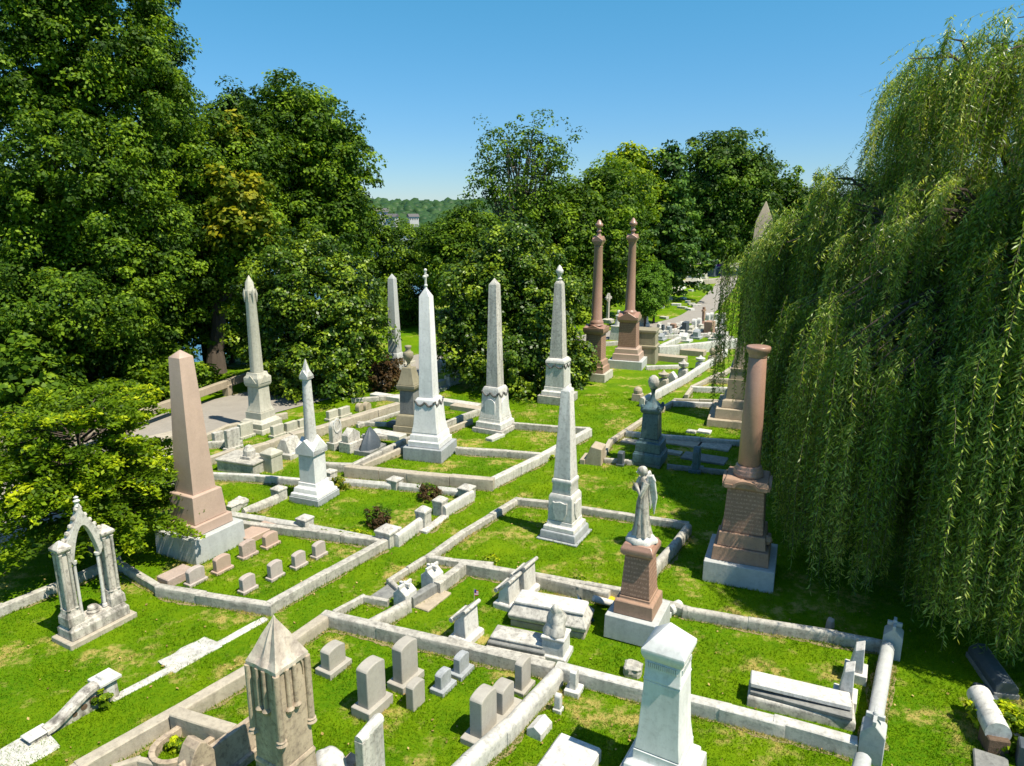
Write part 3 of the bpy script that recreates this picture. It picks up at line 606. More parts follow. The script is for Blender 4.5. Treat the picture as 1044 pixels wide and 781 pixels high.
K('smooth round-topped coping between the two cross-topped posts', [(906, 657), (891, 738)], .36, .48, 'concrete', 'round', 'stone_coping', 4)
K('round-topped coping running out of the frame below the front cross-topped post', [(880, 772), (862, 840)], .36, .44, 'concrete', 'round', 'stone_coping', 4)
K('round-topped kerb right of the angel pedestal reaching the back cross-topped post', [(672, 610), (700, 618), (767, 630), (850, 643), (896, 652)], .26, .30, 'kerb', 'round')
K('front kerb of the plot of the tall marble obelisk, left part', [(472, 572), (540, 584), (592, 596), (618, 602)], .28, .36)
K('low inner kerb behind the front kerb of the marble obelisk plot', [(437, 567), (458, 570), (500, 574)], .22, .2)
K('low upper kerb step in front of the tall marble obelisk', [(530, 581), (600, 594), (632, 600)], .2, .40)
K('left kerb of the marble obelisk plot running away uphill', [(437, 566), (472, 541), (527, 508)], .26, .22)
K('back kerb of the marble obelisk plot crossing behind it into the shade', [(529, 508), (560, 511), (595, 517), (642, 524), (700, 532)], .24, .25)
K('rounded kerb returning behind the angel statue in tree shade', [(701, 535), (686, 554), (668, 573), (659, 590)], .3, .34, 'kerb', 'round')
K('little corner kerb left of the marble obelisk plot', [(432, 568), (397, 590), (408, 600)], .17, .2, stone_len=.8)
K('small thin kerb in front of the left gabled post', [(342, 622), (370, 607), (394, 611)], .15, .2, stone_len=.8)
K('rounded coping running down-left from the left gabled post', [(414, 612), (374, 633)], .28, .34, 'kerb', 'round', 'stone_coping', 2.5)
K('low dark coping between the two gabled posts', [(440, 596), (421, 607)], .26, .30, 'grey_dark', 'flat', 'stone_coping', 2.5)
K('short coping between the right gabled post and the plot corner', [(470, 575), (447, 592)], .28, .36, 'kerb')
# white spired monument plot
K('left front coping of the white spired monument plot', [(238, 522), (305, 532)], .26, .26, 'kerb_light', 'ridge', 'stone_coping')
K('right front coping of the white spired monument plot', [(318, 534), (386, 547)], .26, .26, 'kerb_light', 'ridge', 'stone_coping')
K('right side coping rising from the corner post of the white spired plot', [(405, 544), (428, 528)], .26, .40, 'kerb_light', 'round', 'stone_coping', 3)
K('low threshold slab between the twin posts of the white spired plot', [(433, 540), (452, 526)], .34, .08, 'kerb_light', name='threshold_slab')
K('upper right side coping of the white spired plot', [(454, 515), (480, 500)], .26, .40, 'kerb_light', 'round', 'stone_coping', 3)
K('back coping behind the white spired monument, left part', [(217, 482), (262, 484), (308, 488)], .22, .28, 'kerb_light')
K('back coping behind the white spired monument, middle part', [(334, 486), (397, 491)], .24, .28, 'kerb_light', 'ridge', 'stone_coping')
K('back coping behind the white spired monument, right part', [(409, 492), (470, 498)], .24, .28, 'kerb_light', 'ridge', 'stone_coping')
K('left side coping beside the small square post of the white spired plot', [(250, 517), (281, 504)], .26, .32, 'kerb', 'ridge', 'stone_coping')
# white cross monument plot
K('front kerb of the plot with the cross-topped obelisk', [(356, 475), (420, 481), (500, 488)], .42, .42, 'kerb_tan')
K('long right kerb of the cross-topped obelisk plot', [(503, 487), (552, 463), (600, 437)], .34, .38, 'kerb_light')
K('inner kerb dividing the plots of the cross-topped and the plain white obelisks', [(467, 456), (515, 459), (553, 462)], .26, .3)
K('back kerb behind the plain white obelisk', [(524, 431), (562, 434), (600, 436)], .24, .3)
K('outer left kerb of the cross-topped obelisk plot', [(358, 473), (415, 446), (468, 424), (488, 417)], .22, .32)
K('inner left kerb of the cross-topped obelisk plot, beside its outer twin', [(370, 473), (424, 449), (480, 427)], .2, .28, 'kerb_tan')
K('kerb in front of the three small carved headstones', [(332, 472), (357, 473)], .3, .34)
K('long low wall rising right behind the row of small square headstones', [(300, 441), (325, 435), (360, 424), (404, 411)], .5, .4, 'kerb_tan')
K('low wall left of the white spired monument running towards the beige obelisk', [(245, 458), (275, 450), (300, 441)], .4, .35, 'kerb_tan')
K('thin kerb beyond the three carved headstones', [(365, 432), (410, 418)], .2, .2)
K('short cross kerb left of the brown urn monument', [(366, 430), (408, 431)], .22, .2)
K('kerb in front of the square headstones by the beige obelisk', [(214, 450), (245, 449)], .24, .3)
K('tan kerb right of the pink obelisk shaft', [(214, 466), (236, 458)], .3, .32, 'kerb_tan')
K('low kerb between brown urn monument and the cross-topped obelisk', [(372, 443), (408, 443)], .4, .2)
K('kerb beyond the holly tree in front of the distant grey obelisk', [(360, 406), (412, 402)], .3, .25)
K('thick wall end by the road, left of the pink obelisk', [(148, 448), (182, 440)], .9, .7, 'kerb_tan')
K('pale kerb just left of the pink obelisk, seen through the sprays', [(150, 492), (182, 483)], .3, .3, 'kerb_light')
# middle right plots
K('left kerb of the plot with the dark bronze urn monument', [(613, 465), (622, 448), (654, 427), (687, 408)], .24, .24, 'kerb_tan')
K('white back kerb running right from the bronze monument plot corner', [(688, 409), (712, 410), (742, 411)], .24, .28, 'kerb_light')
K('pale kerb crossing behind the bronze urn monument', [(640, 440), (675, 443), (754, 449), (790, 451)], .26, .24, 'kerb_light')
K('front kerb of the bronze urn monument plot', [(618, 467), (645, 469)], .2, .2)
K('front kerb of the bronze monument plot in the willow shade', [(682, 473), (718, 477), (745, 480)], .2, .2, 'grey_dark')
K('broken tan kerb behind the white back kerb', [(688, 406), (738, 408)], .16, .26, 'kerb_tan')
K('left kerb of the plots below the tan obelisk behind the willow', [(700, 402), (706, 393), (733, 380)], .26, .26, 'kerb_tan')
K('white cross kerb left of the tan obelisk', [(707, 394), (744, 395)], .26, .32, 'kerb_light')
K('short tan cross kerb above the white one', [(724, 385), (744, 386)], .3, .3, 'kerb_tan')
K('short tan kerb nearest the path at the willow edge', [(737, 380), (747, 373)], .26, .26, 'kerb_tan')
K('coping joining the ball-topped posts, lower half', [(655, 405), (680, 392), (699, 382)], .34, .5, 'kerb_light', 'round', 'stone_coping', 2.5)
K('coping joining the ball-topped posts, upper half', [(699, 382), (716, 371), (740, 356)], .34, .5, 'kerb_light', 'round', 'stone_coping', 2.5)
K('thin white kerb right of the second red column', [(660, 373), (692, 372)], .26, .25, 'kerb_light')
K('long bright white wall crossing beyond the ball-topped posts', [(673, 353), (710, 350), (752, 345)], .5, .7, 'kerb_light')
K('white wall return at the left end of the long bright wall', [(674, 352), (693, 343)], .4, .4, 'kerb_light')
K('pale kerb beyond the long white wall', [(672, 342), (735, 339)], .3, .3, 'kerb_light')
K('white kerb along the near side of the path', [(668, 338), (700, 333), (730, 326)], .3, .35, 'kerb_light')
K('far low grey wall across the top of the hillside lawn', [(682, 287), (712, 285), (740, 283)], .6, .7, 'kerb_tan')
K('second far pale wall under the dark tree', [(690, 281), (740, 275)], .6, .6, 'kerb')
K('kerb by the upper end of the path beneath the dark tree', [(712, 276), (742, 268)], .5, .5, 'kerb_light')
K('pale kerb in front of the Celtic cross', [(560, 352), (600, 350), (640, 347)], .3, .3)
K('white thin coping in the lower right corner', [(1024, 741), (1050, 751)], .25, .3, 'marble', 'round', 'stone_coping')
K('short tan wall inside the lower left corner of the foreground plot', [(182, 726), (232, 741)], .34, .42, 'kerb_tan')
K('curved kerb fragment at the bottom edge, lower left', [(118, 779), (140, 772), (166, 777)], .16, .18, 'kerb_tan', stone_len=.5)
K('kerb by the wooden fence, bordering the road', [(196, 449), (232, 433), (290, 421)], .3, .3, 'kerb_tan')

me = bpy.data.meshes.new('bare_earth'); me.from_pydata(EV, [], EF); me.materials.append(M['earth']); earth = bpy.data.objects.new('bare_earth', me); COL.objects.link(earth); structure(earth)
# ---------------------------------------------------------------- tall monuments: rows of (photo row, outline width)
def stackpart(P, yaw, name, mat, rows, parent, kind='sq', bevel=.012, zadd=None):
    mb = MB(); rr = []
    for r in rows:
        y, w = r; z = 0 if y is None else HZ(P, y)
        if y is None: z = -.05
        h_ = half_of(P, w, yaw, z) if kind != 'round' else w * mpp(P, z) / 2
        rr.append((z, h_))
    rr = sorted(rr, key=lambda t: t[0])
    if kind == 'sq' and name in ('base', 'step', 'plinth', 'lower_step'):     # crisp ledges: a block steps in just above its top edge
        q = [rr[0]]
        for k in range(1, len(rr)):
            z, h_ = rr[k]; z0_, h0_ = rr[k - 1]
            q.append((q[-1][0] + .3 * (z - z0_), h_) if h_ < h0_ * .95 else (z, h_))
        rr = q + ([(rr[-1][0], rr[-1][1] * .99)] if q[-1][0] < rr[-1][0] - .004 else [])
    if kind == 'round': mb.lathe(rr, n=28)
    elif kind == 'oct':
        mb.rings([[(h_ * 1.04 * math.cos(PI / 8 + i * PI / 4) / math.cos(PI / 8), h_ * 1.04 * math.sin(PI / 8 + i * PI / 4) / math.cos(PI / 8), z) for i in range(8)] for z, h_ in rr])
    else: mb.sq([(z, h_, h_) for z, h_ in rr])
    return mb.build(name, mat, parent, bevel=bevel, smooth=50 if kind == 'round' else 30), rr
def foot(P, hx, hy, yaw):
    if P.y > 40: return
    c_, s_ = math.cos(R(yaw)), math.sin(R(yaw)); q = [(P.x + x * c_ - y * s_, P.y + x * s_ + y * c_) for x, y in ((hx, -hy), (-hx, -hy), (-hx, hy), (hx, hy))]
    for k in range(4): EDGES.append((*q[(k + 1) % 4], *q[k]) if False else (*q[k], *q[(k + 1) % 4]))
def monument(name, label, cat, px, py, yaw, parts, group=None):
    P = G(px, py); hf_ = half_of(P, parts[0][3][0][1], yaw, 0); foot(P, hf_, hf_, yaw); o = empty(name, P, yaw, label, cat, group); res = {}
    for nm, mat, kind, rows in parts:
        ob, rr = stackpart(P, yaw, nm, mat, rows, o, kind); res.setdefault(nm, []).append((ob, rr))
    return o, P, res
def crossgable(mb, hw, z0, z1, zp, ov=.03):
    h_ = hw + ov
    for ax in 'xy':
        mb.prism([(-h_, z0), (h_, z0), (h_, z1), (0, zp + (.003 if ax == 'x' else 0)), (-h_, z1)], -h_ - (.004 if ax == 'y' else 0), h_ + (.004 if ax == 'y' else 0), ax)
YW = -26
# pink obelisk
o, P, r = monument('pink_obelisk', 'large smooth pink granite obelisk on a stepped pink base, left foreground', 'obelisk', 206, 558, -28, [
    ('plinth', 'concrete', 'sq', [(None, 84), (535, 83)]), ('step', 'pink', 'sq', [(534.6, 64), (525.2, 63)]),
    ('die', 'pink', 'sq', [(525, 54), (499, 49), (498.4, 45)]), ('shaft', 'pink', 'sq', [(498.3, 38), (363.5, 23), (356.5, .4)])])
# beige ornate obelisk
o, P, r = monument('beige_obelisk', 'ornate beige limestone obelisk with carved pinnacle beside the road', 'obelisk', 267, 438, -24, [
    ('plinth', 'beige', 'sq', [(None, 44), (434, 43), (433, 41)]), ('base', 'beige', 'sq', [(432.8, 41), (428, 41), (426, 37), (421, 35), (418, 29)]),
    ('die', 'beige', 'sq', [(417.8, 27), (413, 22), (396, 21), (393, 21)]), ('cap', 'beige', 'sq', [(392.8, 24), (390, 27), (384, 27), (382, 22), (379, 20)]),
    ('shaft', 'beige', 'oct', [(378.8, 17.5), (300, 13.5), (299, 15), (296, 15), (294, 12), (288, 11), (280.5, .4)])])
mb = MB(); z0, z1 = HZ(P, 300), HZ(P, 287)
for i in range(8):
    a = i * PI / 4 + PI / 8; rr_ = 6.2 * mpp(P, z0); mb.sq([(z0 - .3, .01, .01), (z0 - .1, .03, .03), (z0 + .02, .04, .04), (z0 + .25, .002, .002)], rr_ * math.cos(a), rr_ * math.sin(a))
mb.build('carved_pinnacle', 'beige', o)
mb = MB(); zc = HZ(P, 386); hh = half_of(P, 26, -24, zc)
for s in range(4): mb.at(rz=s * PI / 2); mb.prism([(-hh * .8, zc - .12), (hh * .8, zc - .12), (0, zc + .2)], hh, hh + .035)
mb.build('gablet', 'beige', o)
# white spired gothic monument
o, P, r = monument('gothic_spire_monument', 'slender white marble spire with four small gables on its block', 'monument', 321, 508, -22, [
    ('plinth', 'grey', 'sq', [(None, 50), (502, 50)]), ('base', 'marble_clean', 'sq', [(501.8, 47), (499, 46), (497.5, 41), (494, 39), (489, 31)]),
    ('die', 'marble_clean', 'sq', [(488.8, 27), (461, 26.5)]), ('shaft', 'marble', 'oct', [(450, 17), (446, 16), (386, 11.5)])])
mb = MB(); z0, z1, zp = HZ(P, 461), HZ(P, 456), HZ(P, 446); crossgable(mb, half_of(P, 29, -22, z0), z0, z1, zp); mb.build('gable', 'marble_clean', o, bevel=.006)
mb = MB(); z0, z1, zp = HZ(P, 386), HZ(P, 383), HZ(P, 377); crossgable(mb, half_of(P, 12.5, -22, z0), z0, z1, zp, .02)
h_ = half_of(P, 11, -22, z1); mb.sq([(z1, h_, h_), (HZ(P, 366), .01, .01)]); mb.build('spire_cap', 'marble', o, bevel=.004)
# distant grey obelisk
o, P, r = monument('grey_obelisk', 'distant pale grey obelisk beside the holly tree', 'obelisk', 404, 392, -22, [
    ('base', 'concrete', 'sq', [(None, 26), (388, 24), (385, 19)]), ('die', 'concrete', 'sq', [(384.8, 17), (365, 16.5)]), ('cap', 'concrete', 'sq', [(364.8, 19), (362, 19), (359, 15)]),
    ('shaft', 'concrete', 'sq', [(358.8, 14), (284, 9), (279, .3)])])
# white obelisk with cross
o, P, r = monument('cross_obelisk', 'tall white marble obelisk crowned by a small trefoil cross', 'obelisk', 439, 464, -17, [
    ('plinth', 'grey', 'sq', [(None, 55), (451.5, 55)]), ('base', 'marble_clean', 'sq', [(451.2, 45), (446, 45), (444.5, 41), (440, 40), (438, 37)]),
    ('die', 'marble_clean', 'sq', [(437.8, 37), (430, 33), (410, 29), (406, 28), (404, 24)]), ('shaft', 'marble_clean', 'sq', [(403.8, 20.5), (302, 14.8), (294, 3), (291, 2.4)])])
zc = HZ(P, 291); zt = HZ(P, 275.5); L = zt - zc; mb = MB().at(rz=R(10)); mb.box(-.03, .03, -.035, .035, zc, zt); mb.box(-.025, .025, -L * .36, L * .36, zc + L * .52, zc + L * .68)
for c in ((0, zt), (-L * .36, zc + L * .6), (L * .36, zc + L * .6)): mb.ball((0, c[0], c[1]), .065, 8)
mb.ball((0, 0, zc), .07, 8); mb.build('cross', 'marble', o, bevel=.004)
def garland(P, o, yrow, w, yaw, mat='marble_dirty'):
    mb = MB(); zc = HZ(P, yrow); hh = half_of(P, w, yaw, zc)
    for s in range(4):
        mb.at(rz=s * PI / 2)
        for k in range(26):
            t = k / 25 * 2 - 1; mb.ball((hh + .01, t * hh * .95, zc - .16 * math.cos(abs((t * 2) % 2 - 1) * PI / 2) + rnd.uniform(-.02, .02)), rnd.uniform(.025, .05), 6)
    mb.build('carved_garland', 'grime', o)
garland(P, o, 407, 29, -17)
# plain white obelisk
o, P, r = monument('white_obelisk', 'stained white marble obelisk with plain pointed tip in front of the magnolia', 'obelisk', 505, 438, -28, [
    ('plinth', 'kerb', 'sq', [(None, 48), (433.5, 47)]), ('base', 'marble', 'sq', [(433.2, 40), (428, 39), (426.5, 36), (424, 34)]),
    ('die', 'marble', 'sq', [(423.8, 33), (416, 29), (397, 26), (395, 25), (393, 22)]), ('shaft', 'marble_dirty', 'sq', [(392.8, 18), (290, 12), (283.5, .3)])])
garland(P, o, 398, 26.5, -28)
mb = MB(); zc = HZ(P, 412); hh = half_of(P, 29, -28, zc)
for s in range(4):
    mb.at(rz=s * PI / 2); mb.prism([(-hh * .55, zc - .4), (hh * .55, zc - .4)] + [(hh * .55 * math.cos(PI * q / 8), zc + .1 + hh * .5 * math.sin(PI * q / 8)) for q in range(9)], hh - .02, hh + .03)
mb.build('arched_panel', 'marble_clean', o)
# urn topped obelisk
o, P, r = monument('urn_obelisk', 'white marble obelisk topped by a small urn, in front of the red columns', 'obelisk', 568.5, 409, -24, [
    ('plinth', 'kerb', 'sq', [(None, 41), (401, 41)]), ('base', 'marble', 'sq', [(400.8, 34), (397, 33), (395.5, 30), (392.5, 28)]),
    ('die', 'marble', 'sq', [(392.3, 26), (369, 24.5)]), ('cornice', 'marble', 'sq', [(368.8, 26.5), (366.5, 26), (364, 21)]), ('shaft', 'marble_dirty', 'sq', [(363.8, 18), (289, 10.5), (286, 6)]),
    ('urn', 'marble', 'round', [(286, 3), (284, 6), (283, 3), (281, 3.5), (278, 7.5), (275.5, 8), (274.5, 6), (272, 4), (270, .5)])])
garland(P, o, 370, 25, -24)
# marble obelisk in the middle plot
o, P, r = monument('marble_obelisk', 'weathered marble obelisk with shield panel, alone in the middle grass plot', 'obelisk', 575.5, 545, -27, [
    ('plinth', 'grey', 'sq', [(None, 57), (543.5, 57)]), ('step', 'grey', 'sq', [(543.2, 50), (537, 49), (536, 47)]), ('base', 'marble', 'sq', [(535.8, 44), (532, 43), (530.5, 39), (527, 36)]),
    ('die', 'marble', 'sq', [(526.8, 34.5), (505, 33.5), (503, 33), (500.5, 29)]), ('collar', 'marble', 'sq', [(500.3, 27), (491, 26), (489.5, 28), (487, 28), (485.5, 25.5)]),
    ('shaft', 'marble', 'sq', [(485.3, 24.5), (398, 13.2), (394, 3)])])
mb = MB(); zc = HZ(P, 515); hh = half_of(P, 34, -27, zc); sh = [(0, zc - .33), (.12, zc - .28), (.2, zc - .1), (.22, zc + .22), (.14, zc + .2), (0, zc + .24), (-.14, zc + .2), (-.22, zc + .22), (-.2, zc - .1), (-.12, zc - .28)]
for s in range(4): mb.at(rz=s * PI / 2); mb.prism(sh, hh - .02, hh + .035)
mb.build('shield_panel', 'marble', o, bevel=.01)
# two tall red columns
def redcol(label, px, py, yaw, rows_, grp='pair of tall red granite columns'):
    o, P, r = monument('granite_column', label, 'column', px, py, yaw, rows_, grp); return o, P
o, P = redcol('left of the two tall red columns with ball finials, half behind a shrub', 606.5, 386, -24, [
    ('plinth', 'beige', 'sq', [(None, 37), (378, 36.5)]), ('base', 'brown', 'sq', [(377.8, 30), (372, 29), (370.5, 26), (366, 25), (364.5, 21)]), ('die', 'brown_text', 'sq', [(364.3, 21), (340, 20)]),
    ('pedestal_cap', 'red', 'sq', [(339.8, 23), (337, 27), (333, 27)]), ('shaft', 'red', 'round', [(331, 16), (329.5, 14), (328, 14.5), (326, 12), (325, 11), (252.5, 8.6), (251, 9.5)]),
    ('capital', 'red', 'sq', [(251, 8), (246, 13.5), (243.5, 13.5)]), ('finial', 'red', 'round', [(241.5, 6), (239, 4), (237, 3), (236, 6), (234.5, 3.5), (232, 4), (230.5, 8), (228.5, 8), (227, 5), (225.5, 4), (224, 1)])])
def pediment(P, o, y0, y1, yp, w, yaw, nm='pediment', mat='red'):
    mb = MB(); crossgable(mb, half_of(P, w, yaw, HZ(P, y0)), HZ(P, y0), HZ(P, y1), HZ(P, yp), .01); mb.build(nm, mat, o, bevel=.008)
pediment(P, o, 336, 334.5, 330.5, 26, -24); pediment(P, o, 246, 244.5, 240.5, 13.5, -24, 'capital_gable')
o, P = redcol('right, slightly nearer-looking of the two tall red columns, on a pale plinth in open grass', 640, 373, -20, [
    ('plinth', 'concrete', 'sq', [(None, 40), (365, 40)]), ('base', 'pink', 'sq', [(364.8, 32), (359, 31), (358, 28), (354, 27), (352.5, 22.5)]), ('die', 'brown_text', 'sq', [(352.3, 21.5), (328, 20)]),
    ('pedestal_cap', 'red', 'sq', [(327.8, 21), (325, 24.5), (322, 24.5)]), ('shaft', 'red', 'round', [(321, 15), (319, 13.5), (317.5, 14), (316, 11), (315, 10.2), (248, 7.4), (247, 8.5)]),
    ('capital', 'red', 'sq', [(247.5, 7.5), (243.5, 12.5), (241.5, 12.5)]), ('finial', 'red', 'round', [(240, 6), (238, 4), (236, 3), (235, 6.5), (233, 3.5), (230.5, 4), (229, 8), (227, 8), (225.5, 5), (224, 4), (222, 1)])])
pediment(P, o, 325, 323.5, 317.5, 24, -20); pediment(P, o, 243, 242, 238.5, 12.5, -20, 'capital_gable')
# bronze urn monument
o, P, r = monument('bronze_monument', 'dark green bronze pedestal with a pale veiled urn on top, in the willow shade', 'monument', 662.5, 472, -25, [
    ('footing', 'grey_dark', 'sq', [(None, 32), (469, 32)]), ('plinth', 'bronze', 'sq', [(468.8, 35), (460, 35), (458, 33)]), ('base', 'bronze', 'sq', [(457.8, 31), (449, 30), (447, 27), (445.5, 24)]),
    ('die', 'bronze', 'sq', [(445.3, 21), (422, 19), (420, 18)]), ('cap', 'bronze', 'sq', [(419.8, 21), (417.5, 24), (415, 24), (413, 17), (409, 10)]),
    ('urn_stem', 'bronze', 'round', [(409.3, 9), (406, 5), (402, 3.6), (398, 4.5), (396, 7)]), ('urn', 'marble_dirty', 'round', [(396, 6), (393.5, 9.5), (389, 11.5), (385, 9), (382.5, 3)])])
mb = MB(); zc = HZ(P, 415); hh = half_of(P, 24, -25, zc)
for s in range(4): mb.at(rz=s * PI / 2); mb.ball((hh * .85, hh * .85, zc + .05), .07, 8, 1.6)
mb.build('corner_knob', 'bronze', o)
# red broken column
o, P, r = monument('broken_column', 'polished red round column on a carved brown pedestal and grey plinth, at the willow edge', 'column', 754.5, 583, -22.5, [
    ('plinth', 'concrete', 'sq', [(None, 70), (563, 70)]), ('base', 'brown', 'sq', [(562.7, 57), (549.5, 55)]), ('upper_base', 'brown', 'sq', [(549.2, 49), (546, 48), (536.5, 46)]),
    ('die', 'brown_text', 'sq', [(536.2, 41), (494, 37)]), ('pedestal_cap', 'brown', 'sq', [(493.8, 40), (491, 45), (487, 45), (484, 42)]),
    ('ring_base', 'red', 'round', [(484, 30), (481, 30), (480, 28.5), (477.5, 28.5), (476.5, 26), (474, 25.5), (473, 23)]), ('shaft', 'red', 'round', [(472.8, 22), (420, 20.5), (364, 17.6)]),
    ('capital', 'red', 'round', [(364, 18.5), (362, 18), (360, 19.5), (357, 23.5), (355, 24.5), (353, 24), (352.5, 18)])])
mb = MB(); zc = HZ(P, 489); hh = half_of(P, 45, -22.5, zc)
for s in range(4):
    mb.at(rz=s * PI / 2); q_ = [(hh * .62 * math.cos(PI * k / 12), zc - .06 + .2 * math.sin(PI * k / 12)) for k in range(13)]; qi = [(a * .78, zc - .06 + (b_ - zc + .06) * .7) for a, b_ in q_]
    mb.ring_face(q_, qi, hh - .02, hh + .05); mb.box(hh - .02, hh + .03, -hh * .95, -hh * .6, zc - .07, zc + .02); mb.box(hh - .02, hh + .03, hh * .6, hh * .95, zc - .07, zc + .02)
mb.build('carved_arch', 'brown', o)
mb = MB()
zc = HZ(P, 540); hh = half_of(P, 44, -22.5, zc)
for k in range(4): mb.at(rz=0); mb.ball((hh + .06, -hh * .5 + k * hh * .35, zc - .05 - .09 * k), .13, 8)
mb.build('carved_scroll', 'brown', o)
# tan obelisk behind the willow
o, P, r = monument('tan_obelisk', 'very tall tan obelisk mostly hidden behind the willow, its tip above the leaves', 'obelisk', 763, 428, -20, [
    ('bottom_step', 'tan', 'sq', [(None, 78), (421, 77)]), ('middle_step', 'tan', 'sq', [(420.8, 64), (411.5, 63)]), ('upper_step', 'tan', 'sq', [(411.3, 53), (404.5, 52), (403, 46)]),
    ('die', 'olive', 'sq', [(402.8, 46), (383.5, 44)]), ('collar', 'tan', 'sq', [(383.3, 41), (376, 40), (374.5, 42), (372.5, 42)]), ('shaft', 'tan', 'sq', [(372.3, 38), (226, 17), (205, .4)])])
# brown domed monument with urn
o, P, r = monument('domed_monument', 'olive brown pedestal with curved dome and urn, half hidden by the cross-topped obelisk', 'monument', 419, 441, -17, [
    ('lower_step', 'olive', 'sq', [(None, 42), (437, 41)]), ('middle_step', 'olive', 'sq', [(436.8, 36), (431.5, 35)]), ('upper_step', 'olive', 'sq', [(431.3, 31), (422, 28), (420.5, 24)]),
    ('die', 'grey_dark', 'sq', [(420.3, 21), (397, 20)]), ('cap', 'olive', 'sq', [(396.8, 22), (394, 27), (391, 27)]), ('dome', 'olive', 'sq', [(390.8, 25), (385, 20), (378, 16), (374, 14)]),
    ('urn', 'olive', 'round', [(374, 6), (371, 3), (369, 4), (365, 9.5), (362, 11), (359, 10), (358, 6), (356, 5), (354, 7), (352.5, 7), (352, 3)])])
# far left shaft cut by the frame
o, P, r = monument('cropped_obelisk', 'brownish obelisk cut off by the left edge of the photo', 'obelisk', -1, 500, -28, [
    ('base', 'tan_grey', 'sq', [(None, 40), (482, 38), (476, 30)]), ('shaft', 'olive', 'sq', [(475.8, 27), (384, 16), (376, .4)])])
# white pedestal monument in the foreground
o, P, r = monument('white_pedestal_monument', 'big bright white marble monument with pyramid cap at the bottom of the photo', 'monument', 674.5, 792, -30, [
    ('plinth', 'marble', 'sq', [(None, 90), (776, 88)]), ('base', 'marble_clean', 'sq', [(775.6, 77), (769, 76), (762, 66), (756, 60)]),
    ('die', 'marble_clean', 'sq', [(755.6, 58), (740, 52.5), (700, 47.5), (688, 46.5)]), ('frieze', 'marble_clean', 'sq', [(687.6, 48), (686, 48.5), (684.5, 46.5), (667.5, 45)]),
    ('cap', 'marble_clean', 'sq', [(667.2, 47), (663.5, 52), (660, 55), (656, 55), (634.5, .5)])])
mb = MB(); zc = HZ(P, 673); hh = half_of(P, 46, -30, zc)
for s in range(4):
    mb.at(rz=s * PI / 2)
    for k in range(15): mb.box(hh - .02, hh + .018, -hh + .04 + k * (2 * hh - .08) / 15, -hh + .04 + (k + .55) * (2 * hh - .08) / 15, zc - .02, zc + .07)
mb.build('dentil', 'marble_clean', o)
# buff gothic monument in the foreground
P = G(296, 822); yaw = -30; o = empty('gothic_pillar_monument', P, yaw, 'buff gothic pillar with pleated pointed roof and hanging colonnettes, bottom left', 'monument')
ze = HZ(P, 671); hb = half_of(P, 58, yaw, ze); zt = HZ(P, 627)
MB().sq([(-.05, hb * 1.4, hb * 1.4), (.18, hb * 1.4, hb * 1.4), (.2, hb * 1.2, hb * 1.2), (.34, hb * 1.16, hb * 1.16)]).build('plinth', 'gothic', o, bevel=.015)
zb = HZ(P, 768); MB().sq([(.342, hb * 1.12, hb * 1.12), (zb - .05, hb * 1.04, hb * 1.04), (zb - .02, hb * 1.08, hb * 1.08), (zb + .02, hb * 1.04, hb * 1.04), (zb + .05, hb * 1.0, hb * 1.0)]).build('base', 'gothic', o, bevel=.01)
MB().sq([(zb + .052, hb * .99, hb * .99), (ze - .02, hb * .9, hb * .9)]).build('die', 'gothic', o, bevel=.01)
mb = MB(); rings = []
for z, s in ((ze - .03, 1.03), (ze + .04, 1.05), (ze + .10, .95), (ze + (zt - ze) * .3, .76), (ze + (zt - ze) * .6, .46), (zt - .06, .08), (zt, .012)):
    rg = []
    for k in range(32):
        a = 2 * PI * k / 32 + PI / 4; c, s_ = math.cos(a), math.sin(a); q = 1 / max(abs(c), abs(s_)); pl = 1 - (.20 if k % 4 == 2 else (.10 if k % 2 else 0)) * (z < zt - .01) * (1 if z > ze + .05 else .2)
        rg.append((hb * s * q * c * pl, hb * s * q * s_ * pl, z))
    rings.append(rg)
mb.rings(rings); mb.build('pleated_roof', 'pale_buff', o, bevel=.006, smooth=20)
zk = HZ(P, 738)
for sx in (-1, 1):
    for sy in (-1, 1):
        q = hb * .98; cx_, cy_ = sx * q, sy * q
        MB().lathe([(zk - .09, .02), (zk - .07, .05), (zk - .03, .085), (zk + .01, .06), (zk + .03, .075), (zk + .05, .055), (ze - .02, .05)], cx_, cy_, 14).build('corner_colonnette', 'gothic', o)
zk = HZ(P, 712)
for s in range(4):
    for t in (-.33, .12):
        mb = MB().at(rz=s * PI / 2); mb.lathe([(zk - .08, .015), (zk - .05, .05), (zk, .07), (zk + .03, .045), (zk + .05, .035), (ze - .02, .033)], hb * .99, hb * t, 12)
        mb.build('pendant_shaft', 'gothic', o)
    mb = MB().at(rz=s * PI / 2)
    for t in (-.62, -.1, .42):
        w_ = hb * .26; out_ = [(hb * t + w_, ze - .3)] + [(hb * t + w_ * math.cos(PI * k / 10), ze - .2 + .2 * math.sin(PI * k / 10)) for k in range(11)] + [(hb * t - w_, ze - .3)]
        top_ = [(hb * t + w_ * 1.01, ze - .3)] + [(hb * t + w_ * (1 - 2 * k / 10) * 1.01, ze + .005) for k in range(11)] + [(hb * t - w_ * 1.01, ze - .3)]
        mb.ring_face(top_, out_, hb * .88, hb * 1.0)
    mb.build('arcade', 'gothic', o)

